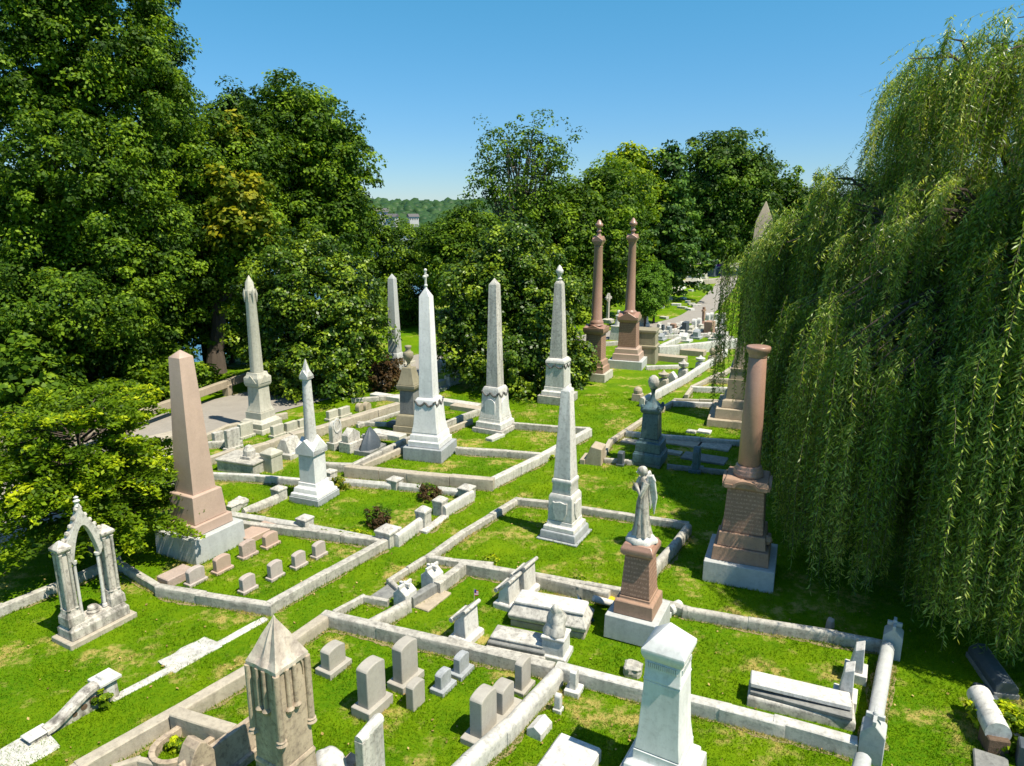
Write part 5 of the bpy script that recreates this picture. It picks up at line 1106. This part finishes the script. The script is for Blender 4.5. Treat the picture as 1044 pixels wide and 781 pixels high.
nn_ = 9; v_ = [(-.18 + .36 * i / nn_, -.18 + .36 * j / nn_, .5 - .055 * i + .04 * math.sin(i * 2.1 + j) + .03 * math.cos(j * 2.7)) for j in range(nn_ + 1) for i in range(nn_ + 1)]
me = bpy.data.meshes.new('fabric'); me.from_pydata(v_, [], [(j * (nn_ + 1) + i, j * (nn_ + 1) + i + 1, (j + 1) * (nn_ + 1) + i + 1, (j + 1) * (nn_ + 1) + i) for j in range(nn_) for i in range(nn_)]); me.materials.append(M['cloth']); f_ = bpy.data.objects.new('fabric', me); COL.objects.link(f_); f_.parent = o; f_.location = (.0, .05, 0)
# right corner
P = G(1017, 700); o = empty('dark_coffin_stone', P, -12, 'dark coffin-shaped stone under the willow edge at the far right', 'tomb')
MB().prism([(-.2, -.05), (.2, -.05), (.2, .22), (.1, .34), (-.1, .34), (-.2, .22)], -.35, .95, 'y').build('lid', 'slate', o, bevel=.015); MB().box(-.22, .22, -.37, .97, -.04, .1).build('base', 'grey_dark', o, bevel=.01)
block('small tilted dark slab left of the dark coffin stone', 1008, 711, .7, .3, .06, 'slate', yaw=-10, tilt=8)
P = G(1012, 762); o = empty('barrel_tomb', P, -14, 'white barrel-shaped stone on a dark block, wound with vine, lower right', 'tomb')
mb = MB(); mb.tube([(0, -.1, .36), (.06, .95, .36)], .2, 20); mb.build('barrel', 'marble', o); MB().box(-.17, .17, -.2, .2, -.05, .3).build('block', 'soil', o, bevel=.02)
block('dark flat slab at the bottom edge, lower right', 1010, 781, .5, .5, .08, 'grey_dark')
block('dark upright block cut by the lower right corner', 1046, 779, .3, .3, .4, 'slate', name='stone_block', cat='block')

# ---------------------------------------------------------------- middle distance stones
HS('arched marble headstone with oval panel, left of the three carved ones', 343, 457, 429, .52, .22, 'arch', 'marble_dirty', (1.25, 1.9, .3))
P = G(343, 457); mb = MB(); a = [(.2 * math.cos(2 * PI * k / 20), .95 + .3 * math.sin(2 * PI * k / 20)) for k in range(21)]
ob = MB().ring_face(a, [(y * .78, .95 + (z - .95) * .78) for y, z in a], .1, .135).build('oval_panel', 'marble', ALL[-1])
HS('grey gabled headstone, middle of the three carved ones', 358.5, 459, 436, .68, .34, 'gable', 'marble_dirty', (1.15, 1.7, .4))
P = G(378, 460); o = empty('draped_headstone', P, -22, 'dark draped triangular headstone, right of the three carved ones', 'headstone'); h = HZ(P, 436)
mb = MB(); mb.rings([[(s * .6 * (1 + .15 * math.sin(4 * a + z * 6)) * math.cos(a), s * (1 + .1 * math.sin(6 * a)) * math.sin(a), z) for a in [2 * PI * i / 22 for i in range(22)]] for z, s in ((-.05, .56), (.25, .55), (.5, .42), (h * .8, .24), (h, .06))]); mb.build('draped_block', 'slate', o, smooth=45); MB().box(-.36, .36, -.6, .6, -.05, .18).build('base', 'grey_dark', o, bevel=.015)
sg = 'small square headstones near the beige obelisk'
for px, py, yt, w_, lb in ((238, 458, 437, .6, 'leaning square headstone left of the beige obelisk, on a stepped base'), (251, 446, 431, .62, 'square white headstone at the left foot of the beige obelisk'), (283, 445, 433, .55, 'square white headstone at the right foot of the beige obelisk'),
        (297, 441, 430, .58, 'square white headstone left of the white spire'), (309, 437, 427, .5, 'narrow square headstone half behind the white spire'), (339, 428, 418, .58, 'square headstone under the holly tree, left of its pair'), (351, 425, 415, .6, 'square headstone under the holly tree, right of its pair'), (223, 452, 440, .45, 'small headstone just right of the pink obelisk')):
    HS(lb, px, py, yt, w_, .2, 'flat', 'marble_dirty' if px in (238, 223) else 'beige', (1.2, 1.6, .12), group=sg)
HS('brownish rounded headstone, left of a tiny pair under the holly', 367, 419, 411, .38, .25, 'arch', 'tan', None, group='tiny brown headstones under the holly')
HS('brownish rounded headstone, right of a tiny pair under the holly', 374, 418, 410, .38, .25, 'arch', 'tan', None, group='tiny brown headstones under the holly')
P = G(250, 478); o = empty('box_tomb', P, -20, 'grey grooved box tomb with a carved piece on top, beside a square pillar', 'tomb')
MB().sq([(-.05, .8, .5), (.36, .8, .5), (.38, .84, .54), (.46, .84, .54)]).build('box', 'kerb', o, bevel=.02); mb = MB(); mb.ball((.25, 0, .66), .22, 10, 1.3); mb.box(.05, .45, -.25, .25, .46, .56); mb.build('carved_top', 'marble_dirty', o)
cap_post('stout square pillar with flat cap beside the grooved box tomb', 278, 479, 457, .52, 'beige', group=None)
P = G(296, 464); o = empty('slant_tomb', P, -22, 'steep-sided tapered stone left of the white spire', 'tomb'); h = HZ(P, 446)
MB().sq([(-.05, .42, .5), (.2, .42, .5), (.22, .36, .42), (h, .12, .34)]).build('tapered_block', 'marble_dirty', o, bevel=.02)
for px, py, lb, l_, m_ in ((395, 446, 'flat pale slab behind the dark draped headstone', 1.6, 'kerb_light'), (480, 419, 'pale ledger slab left of the plain white obelisk', 2.0, 'kerb_tan'), (468, 414, 'farther pale ledger slab under the magnolia', 2.2, 'kerb_light'), (410, 436, 'shaded flat slab by the domed monument', 1.3, 'slate'),
        (395, 407, 'bright flat slab beyond the long low wall', 1.8, 'marble'), (505, 447, 'small white footstone before the plain white obelisk', .9, 'kerb_light')):
    block(lb, px, py, l_, .5 if l_ > 1 else .35, .22 if l_ > 1 else .12, m_, yaw=62 if l_ > 1 else -35)
# white fallen fragments left behind the low tree
for px, py, lb in ((162, 470, 'white tilted stone seen through the sprays, upper'), (170, 486, 'white tilted stone seen through the sprays, lower'), (178, 500, 'pale curved fragment left of the pink obelisk'), (244, 516, 'white broken stones by the left corner of the spired plot')):
    block(lb, px, py, .45, .35, .22, 'marble_dirty', yaw=-15, name='fallen_stone', cat='fallen stone', tilt=12, rough=.02)
# book shaped stone and others in the shade area
P = G(607, 471); o = empty('book_headstone', P, -20, 'tan book-shaped slanted headstone left of the dark bronze monument', 'headstone')
MB().prism([(-.3, -.05), (.3, -.05), (.3, .62), (-.1, .7), (-.3, .2)], -.36, .36, 'y').at(rz=0).build('slanted_block', 'tan', o, bevel=.02); MB().box(-.5, -.3, -.4, .4, -.05, .18).build('step', 'tan', o, bevel=.02)
HS('small dark headstone between the book-shaped stone and the bronze monument', 633, 474, 460, .32, .2, 'round', 'slate', (1.2, 1.4, .08), -24)
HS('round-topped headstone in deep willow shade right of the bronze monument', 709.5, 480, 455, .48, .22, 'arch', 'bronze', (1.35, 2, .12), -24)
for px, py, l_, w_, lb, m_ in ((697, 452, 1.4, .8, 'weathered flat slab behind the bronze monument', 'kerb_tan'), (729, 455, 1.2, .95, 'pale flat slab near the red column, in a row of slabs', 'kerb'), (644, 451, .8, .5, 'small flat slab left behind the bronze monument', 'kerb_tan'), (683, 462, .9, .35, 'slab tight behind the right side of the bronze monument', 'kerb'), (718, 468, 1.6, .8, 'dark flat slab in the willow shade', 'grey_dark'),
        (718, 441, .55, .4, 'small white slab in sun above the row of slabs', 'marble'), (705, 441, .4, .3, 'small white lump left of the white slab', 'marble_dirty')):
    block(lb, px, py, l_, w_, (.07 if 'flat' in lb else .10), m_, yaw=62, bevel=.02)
P = G(785, 462); o = empty('gabled_tomb', P, -20, 'pale gabled tomb partly covered by the willow, beyond the red column', 'tomb'); MB().prism([(-.5, -.05), (.5, -.05), (.5, .25), (0, .9), (-.5, .25)], -.7, .7, 'y').build('gabled_lid', 'marble', o, bevel=.02)
# ball topped posts
def ball_post(label, px, py, ytop, mat='marble_dirty', kind='ball'):
    P = G(px, py); o = empty('finial_post', P, -28, label, 'post', 'posts of the ball-topped coping'); h = HZ(P, ytop); w_ = .22
    MB().sq([(-.05, w_ * 1.15, w_ * 1.15), (h * .5, w_, w_), (h * .55, w_ * .6, w_ * .6)] if kind != 'gable' else [(-.05, w_, w_), (h * .6, w_ * 1.1, w_ * 1.1), (h, .03, w_ * .9)]).build('post_block', mat, o, bevel=.02)
    if kind == 'ball': MB().ball((0, 0, h - .22), .22, 14).build('ball', mat, o)
    if kind == 'urn': MB().lathe([(h * .53, .1), (h * .6, .08), (h * .66, .25), (h * .8, .28), (h * .84, .15), (h * .92, .07), (h, .02)], n=16).build('urn', mat, o)
ball_post('ball-topped post at the near end of the coping, by the grass', 650, 408, 394, 'tan')
ball_post('urn-topped post, first urn behind the veiled bronze urn', 676, 396, 377, 'kerb_tan', 'urn')
ball_post('leaning gabled post between the two urn-topped posts', 685, 392, 379, 'marble', 'gable')
ball_post('urn-topped pale post in the middle of the coping', 696, 387, 366, 'marble_dirty', 'urn')
ball_post('white dome-topped post before the paired balls', 713.5, 377, 362, 'marble', 'urn')
ball_post('left of the paired stone balls at the far end of the coping', 726, 371, 354.5, 'tan')
ball_post('right of the paired stone balls at the far end of the coping', 732, 368, 351.5, 'tan')
# block behind second column, slabs
P = G(657, 369); o = empty('block_tomb', P, -20, 'tall olive stepped block standing behind the second red column', 'tomb'); h = HZ(P, 335)
MB().sq([(-.05, .75, .65), (h * .46, .72, .62), (h * .48, .78, .68), (h * .54, .78, .68), (h * .56, .68, .6)]).build('lower_block', 'olive', o, bevel=.02); MB().sq([(h * .56 + .002, .7, .6), (h * .9, .68, .58), (h * .93, .74, .64), (h, .74, .64)]).build('upper_block', 'olive', o, bevel=.02)
block('tan raised slab right of the olive block', 683, 368, 2.0, .7, .35, 'tan', yaw=62)
block('tan raised slab beyond, under the long white wall', 698, 361, 2.6, .8, .35, 'tan', yaw=62)
# crosses and statues in the middle distance
def cross_mon(label, px, py, yt, mat='marble_dirty', ringed=False, step=.4):
    P = G(px, py); o = empty('stone_cross', P, -35, label, 'cross'); h = HZ(P, yt); a = h * .16
    MB().sq([(-.05, .4, .4), (h * .12, .4, .4), (h * .13, .3, .3), (h * .3 * step / .4, .22, .22)]).build('base', mat, o, bevel=.02)
    mb = MB(); mb.box(-.09, .09, -.11, .11, h * .12, h); mb.box(-.085, .085, -a * 1.2, a * 1.2, h * .8, h * .88)
    if ringed: q = [(a * .85 * math.cos(2 * PI * k / 20), h * .84 + a * .85 * math.sin(2 * PI * k / 20)) for k in range(21)]; mb.ring_face(q, [(y * .72, h * .84 + (z - h * .84) * .72) for y, z in q], -.06, .06)
    mb.build('cross', mat, o, bevel=.01)
cross_mon('ringed Celtic cross between the two red columns', 619.5, 329, 299, 'marble_dirty', True, .2)
cross_mon('white cross on a stout pedestal right of the second red column', 656, 333, 304, 'marble', False, .8)
cross_mon('red granite cross standing by the near side of the path', 716.5, 334, 313, 'red')
cross_mon('small dark cross among the white kerbs beyond the olive block', 675.5, 341, 331, 'slate')
P = G(630, 346); o = empty('white_statue', P, -30, 'white statue on a block seen between the two red columns', 'statue'); h = HZ(P, 316)
MB().sq([(-.05, .5, .5), (h * .3, .42, .42), (h * .45, .4, .4), (h * .48, .46, .46)]).build('pedestal', 'marble', o, bevel=.02); mb = MB(); mb.lathe([(h * .48, .3), (h * .6, .26), (h * .72, .18), (h * .82, .24), (h * .86, .1), (h * .9, .13), (h * .97, .12), (h, .02)], n=14); mb.build('figure', 'marble', o, smooth=60)
fs_ = 'far headstones beside the path'
for px, py, yt, w_, t_, tp, m_, lb in ((698.5, 340, 328, .8, .35, 'flat', 'slate', 'dark grey far headstone before the white arched pair'), (707.5, 336, 325, .5, .3, 'arch', 'marble', 'left stone of the white arched pair near the red cross'), (712.5, 335, 324, .5, .3, 'arch', 'marble', 'right stone of the white arched pair near the red cross'),
        (721.5, 329, 319, .5, .3, 'arch', 'marble', 'left stone of the second white pair beside the path shade'), (725.5, 328, 318.5, .5, .3, 'arch', 'marble', 'right stone of the second white pair beside the path shade'), (723, 341, 327.5, .9, .6, 'flat', 'brown', 'square red-brown block headstone by the willow'), (686, 338, 330, .45, .4, 'flat', 'brown', 'small reddish headstone beyond the white kerbs'),
        (731, 328, 320, .6, .3, 'flat', 'beige', 'beige upright slab near the willow edge, left'), (737, 327, 319, .6, .3, 'flat', 'beige', 'beige upright slab near the willow edge, right'), (697, 348, 339, .7, .6, 'gable', 'marble', 'white gabled pedestal near the start of the long white wall'), (735, 346, 339, 1.4, .8, 'flat', 'marble_dirty', 'white table-like stone just above the long white wall'),
        (710, 345, 336, .7, .4, 'shoulder', 'grey', 'grey shouldered stone above the long white wall'), (704, 343, 337, .6, .4, 'flat', 'kerb', 'low grey block beside the shouldered stone'), (730, 336, 331, 1.2, .7, 'flat', 'olive', 'low olive tomb between the path and the willow')):
    HS(lb, px, py, yt, w_, t_, tp, m_, (1.3, 1.8, .15), -30, group=fs_)
seen_ = set()
for k in range(46):
    px = 672 + 66 * rnd.random(); py = 330 + 17 * rnd.random()
    if py < 338 - (px - 665) * .12: py += 5
    w_ = rnd.uniform(.4, .7)
    sh_, mt_ = rnd.choice(['arch', 'flat', 'round', 'gable']), rnd.choice(['marble', 'marble_dirty', 'beige', 'grey', 'kerb_light'])
    ky_ = (sh_, mt_, px < 694, px < 716, py < 339)
    if ky_ in seen_: continue
    seen_.add(ky_)
    HS({'arch': 'arched', 'flat': 'square', 'round': 'rounded', 'gable': 'pointed'}[sh_] + ' ' + {'marble': 'white', 'marble_dirty': 'stained', 'beige': 'beige', 'grey': 'grey', 'kerb_light': 'dull white'}[mt_] + ' headstone, ' + ('left' if px < 694 else 'middle' if px < 716 else 'right') + ' part of the ' + ('far' if py < 339 else 'near') + ' crowded rows by the path', px, py, py - rnd.uniform(4.5, 8), w_, rnd.uniform(.2, .35), sh_, mt_, (1.3, 1.8, .12), -30, group='crowded small headstones beside the path')
# far hillside
for px, py, yt, w_, lb in ((707, 290.5, 276, 2.0, 'far flared white pedestal at the top of the lawn, right'), (687, 298, 287, 1.5, 'far flared white pedestal half way up the lawn, middle'), (679, 306, 295, 1.0, 'far flared white pedestal carrying a dark shaft, left')):
    P = G(px, py); o = empty('flared_pedestal', P, -30, lb, 'monument', 'far flared pedestals'); h = HZ(P, yt); MB().sq([(-.05, w_ * .55, w_ * .55), (h * .25, w_ * .5, w_ * .5), (h * .7, w_ * .22, w_ * .22), (h * .8, w_ * .2, w_ * .2)]).build('pedestal', 'beige', o)
    MB().sq([(h * .8, w_ * .34, w_ * .34), (h, w_ * .34, w_ * .34)] if px > 680 else [(h * .8, .16, .16), (HZ(P, 284), .1, .1)]).build('top_stone', 'marble_dirty' if px > 680 else 'slate', o)
HS('far white rounded headstone between the flared pedestals', 694.5, 294.5, 286, 1.1, .5, 'arch', 'marble', (1.2, 1.6, .2))
hf = 'little flat white markers on the hillside lawn'
for i, (px, py, lb) in enumerate(((674, 314, 'lone white marker on the left of the hillside lawn'), (677, 325, 'white marker nearest the path bend'), (689.5, 311.5, 'tilted white marker in the middle of the hillside lawn'), (695, 300.5, 'upper tilted white marker on the hillside lawn'), (696.5, 305, 'pinkish white marker under the upper tilted one'), (695.5, 314.5, 'small white marker left of the path edge'),
        (701, 308.5, 'pale marker in the centre right of the lawn'), (705, 311, 'long pale marker near the path'), (703.5, 316.5, 'flat pale marker right by the path'), (704.5, 297, 'faint marker high on the lawn'), (712, 294, 'small marker below the right flared pedestal'), (710, 312.5, 'low marker touching the path edge'))):
    block(lb, px, py, .5 + .2 * (i % 3), .45, .2, 'marble_dirty' if i % 2 else 'marble', yaw=20 + 25 * (i % 4), name='grave_marker', cat='marker', group=hf)
for px, py, yt, lb, m_ in ((727, 282, 274, 'far dark headstone beneath the dark tree, left', 'slate'), (733, 281, 273, 'far dark headstone beneath the dark tree, right, with purple flowers', 'slate'), (718, 284, 278, 'far pale headstone in front of the far wall', 'beige'), (697, 279, 273, 'far pale block under the dark branches', 'beige'), (703, 272, 262, 'far pale monument in the sunny gap beyond the trees', 'beige'), (729, 272, 263, 'far bare grey headstone under the dark tree', 'grey'), (713, 270, 264, 'far little stone in the gap beyond the trees', 'marble_dirty'), (722, 278, 272, 'far beige stone between the dark headstones and the wall', 'tan')):
    HS(lb, px, py, yt, 1.2, .5, 'round', m_, (1.2, 1.6, .2), group='farthest headstones under the trees')
P = G(733, 279.6); mb = MB(); [mb.ball((rnd.uniform(-.35, .35), rnd.uniform(-.3, .3), 1.35 + rnd.uniform(-.2, .25)), .16, 6) for _ in range(14)]; o = mb.build('flowers', 'purple', None); o.location = P; tag(o, 'bunch of purple flowers on a far dark headstone', 'flowers')
# stones seen behind the magnolia and by the distant grey obelisk
for px, py, yt, lb, m_, t_ in ((452, 378, 366, 'pale headstone glimpsed left of the magnolia', 'marble_dirty', 'round'), (460, 392, 382, 'low white stone left of the magnolia foot', 'marble', 'flat'), (380, 395, 384, 'pale stone at the right foot of the holly', 'marble_dirty', 'round'), (448, 398, 388, 'grey stone between magnolia and cross-topped obelisk', 'grey', 'flat'), (415, 372, 360, 'pale stone behind the dome urn', 'beige', 'round'), (468, 385, 372, 'small obelisk-like stone in magnolia leaves', 'marble_dirty', 'gable')):
    HS(lb, px, py, yt, .8, .35, t_, m_, (1.25, 1.6, .2), group='stones glimpsed around the magnolia')
# small shrubs
def shrub(label, px, py, r_, h, mat, n=60, leaf=.05, name='shrub', cat='shrub', per=40):
    P = G(px, py); o = empty(name, P, 0, label, cat); crown('foliage', [(P.x, P.y, h * .5, r_, r_, h * .55)], n, per, leaf, r_ * .3, mat, o, origin=tuple(P), shell=(.3, 1)); mb = MB()
    for k in range(5): a = k * 1.3; mb.tube([(0, 0, -.05), (math.cos(a) * r_ * .5, math.sin(a) * r_ * .5, h * .7)], [.015, .006], 5)
    mb.build('stems', 'bark', o)
shrub('small russet green shrub beside the corner post of the spired plot', 387, 536, .42, .45, 'leaf_red', 40, .05); shrub('small dark shrub near the back right of the spired plot', 438, 508, .38, .4, 'leaf_red', 36, .05); shrub('little golden green shrub behind the white spire base', 346, 498, .33, .4, 'leaf_yellow', 30, .05)
crown('green_leaves', [tuple(G(387, 534)[:2]) + (.25, .38, .38, .24)], 24, 36, .05, .14, 'leaf', ALL[-3], origin=tuple(ALL[-3].location)); crown('green_leaves', [tuple(G(438, 506)[:2]) + (.22, .34, .34, .22)], 22, 36, .05, .13, 'leaf', ALL[-2], origin=tuple(ALL[-2].location))
shrub('russet bush beside the distant grey obelisk', 392, 398, 1.0, 1.7, 'leaf_red', 70, .12)
shrub('green leafy weed growing against the stair cheek post', 106, 723, .16, .34, 'leaf_bright', 16, .06, 'weed', 'weed'); shrub('green weeds inside the buff stone cradle', 180, 764, .2, .25, 'leaf_bright', 16, .05, 'weed', 'weed')
for px, py, r_, lb in ((355, 548, .35, 'weeds along the front coping, right of the middle post'), (336, 545, .25, 'weeds along the front coping, beside the middle post'), (258, 530, .22, 'weeds behind the pink plot back kerb'), (368, 549, .25, 'leafy weeds near the corner post'), (590, 598, .3, 'ivy creeping over the marble obelisk plot front kerb'), (606, 601, .22, 'ivy patch on the front kerb near the angel'), (500, 574, .25, 'weeds behind the kerb corner of the marble obelisk plot'),
        (558, 468, .25, 'tuft of green beside the right kerb of the cross obelisk plot'), (1008, 742, .35, 'vine winding over the barrel tomb'), (1028, 752, .4, 'vine spilling right of the barrel tomb'), (1040, 760, .3, 'leafy vine end at the right edge')):
    shrub(lb, px, py, r_, .16 if px < 900 else .5, 'leaf_bright', int(40 * r_ / .3), .055 if px < 900 else .07, 'weed', 'weed')
# far-left road side fragments, fallen leaves
P = G(846, 640); b_ = MB(); b_.prism([(-.1, -.05), (.1, -.05), (.04, .25), (-.05, .2)], -.07, .07, 'y'); o = b_.build('pink_fragment', 'pink', None, bevel=.02); o.location = (P.x, P.y, 0); o.rotation_euler = (0, 0, .6); tag(o, 'small pointed pink stone fragment behind the right kerb', 'fragment')
# ---------------------------------------------------------------- grass blades
n = 330000
gy = 9.0 + 26 * rng.random(n) ** 1.75; gx = (rng.random(n) - .5) * 2 * (gy * .80 + 2.5)
keep = (np.hypot(gx - 14.2, gy - 19) > 2)
keep &= np.array([outside(a, b_) < -5.5 for a, b_ in zip(gx, gy)])
gx, gy = gx[keep], gy[keep]; n = len(gx)
cl = np.sin(gx * 2.3 + np.sin(gy * 1.7)) * np.sin(gy * 2.9 + np.sin(gx * 2.1))
hgt = rng.uniform(.018, .05, n) * (1 + .5 * cl) * (1 + gy / 60); an_ = rng.uniform(0, 2 * PI, n); wd = .0045 * (1 + gy / 12)
lean = rng.normal(0, .6, (n, 2)) * hgt[:, None]
ex, ey = [], []                          # longer untrimmed blades at the foot of kerbs and stones
for (x0, y0, x1, y1) in EDGES:
    L = math.hypot(x1 - x0, y1 - y0); k = int(L * 75 * max(.25, min(1, 16 / max(8, (y0 + y1) / 2))))
    t = rng.random(k); nx_, ny_ = -(y1 - y0) / max(L, .01), (x1 - x0) / max(L, .01); o_ = np.abs(rng.normal(0, .03, k))
    ex.append(x0 + (x1 - x0) * t + nx_ * o_); ey.append(y0 + (y1 - y0) * t + ny_ * o_)
ex = np.concatenate(ex); ey = np.concatenate(ey); kk = len(ex); print('edge blades', kk)
eh = rng.uniform(.03, .10, kk); gx = np.concatenate([gx, ex]); gy = np.concatenate([gy, ey]); hgt = np.concatenate([hgt, eh]); an_ = np.concatenate([an_, rng.uniform(0, 2 * PI, kk)])
wd = .0045 * (1 + gy / 12); lean = np.concatenate([lean, rng.normal(0, .5, (kk, 2)) * eh[:, None]]); n = len(gx)
V = np.empty((n, 3, 3)); dx = np.cos(an_) * wd; dy = np.sin(an_) * wd
V[:, 0] = np.stack([gx - dx, gy - dy, np.zeros(n)], 1); V[:, 1] = np.stack([gx + dx, gy + dy, np.zeros(n)], 1); V[:, 2] = np.stack([gx + lean[:, 0], gy + lean[:, 1], hgt], 1)
gr = quads_mesh('grass', V.reshape(-1, 3), np.arange(3 * n).reshape(n, 3), np.repeat(rng.random(n), 3), 'blade', None, 3)
gr['kind'] = 'stuff'; gr['label'] = 'mown green grass with dry straw patches between the graves'
# fallen leaves and small stones on the lawn: one countless scatter
mb_v, mb_f, tt_ = [], [], []
k = 900; lx_ = 9 + 22 * rng.random(k) ** 1.3; X_ = (rng.random(k) - .5) * 1.6 * lx_
Pl = np.stack([X_, lx_, rng.uniform(.03, .05, k)], 1); keep = np.array([outside(a, b_) < -6 for a, b_ in zip(Pl[:, 0], Pl[:, 1])]); Pl = Pl[keep]
v, f, t_ = leaves(Pl, unit(np.array([0, 0, 1.0]) + rng.normal(size=(len(Pl), 3)) * .35), .045, rng.random(len(Pl)), 1.4)
lt = quads_mesh('fallen_leaves', v, f, t_, 'leaf_litter'); lt['kind'] = 'stuff'; lt['label'] = 'scattered dry fallen leaves on the mown grass'
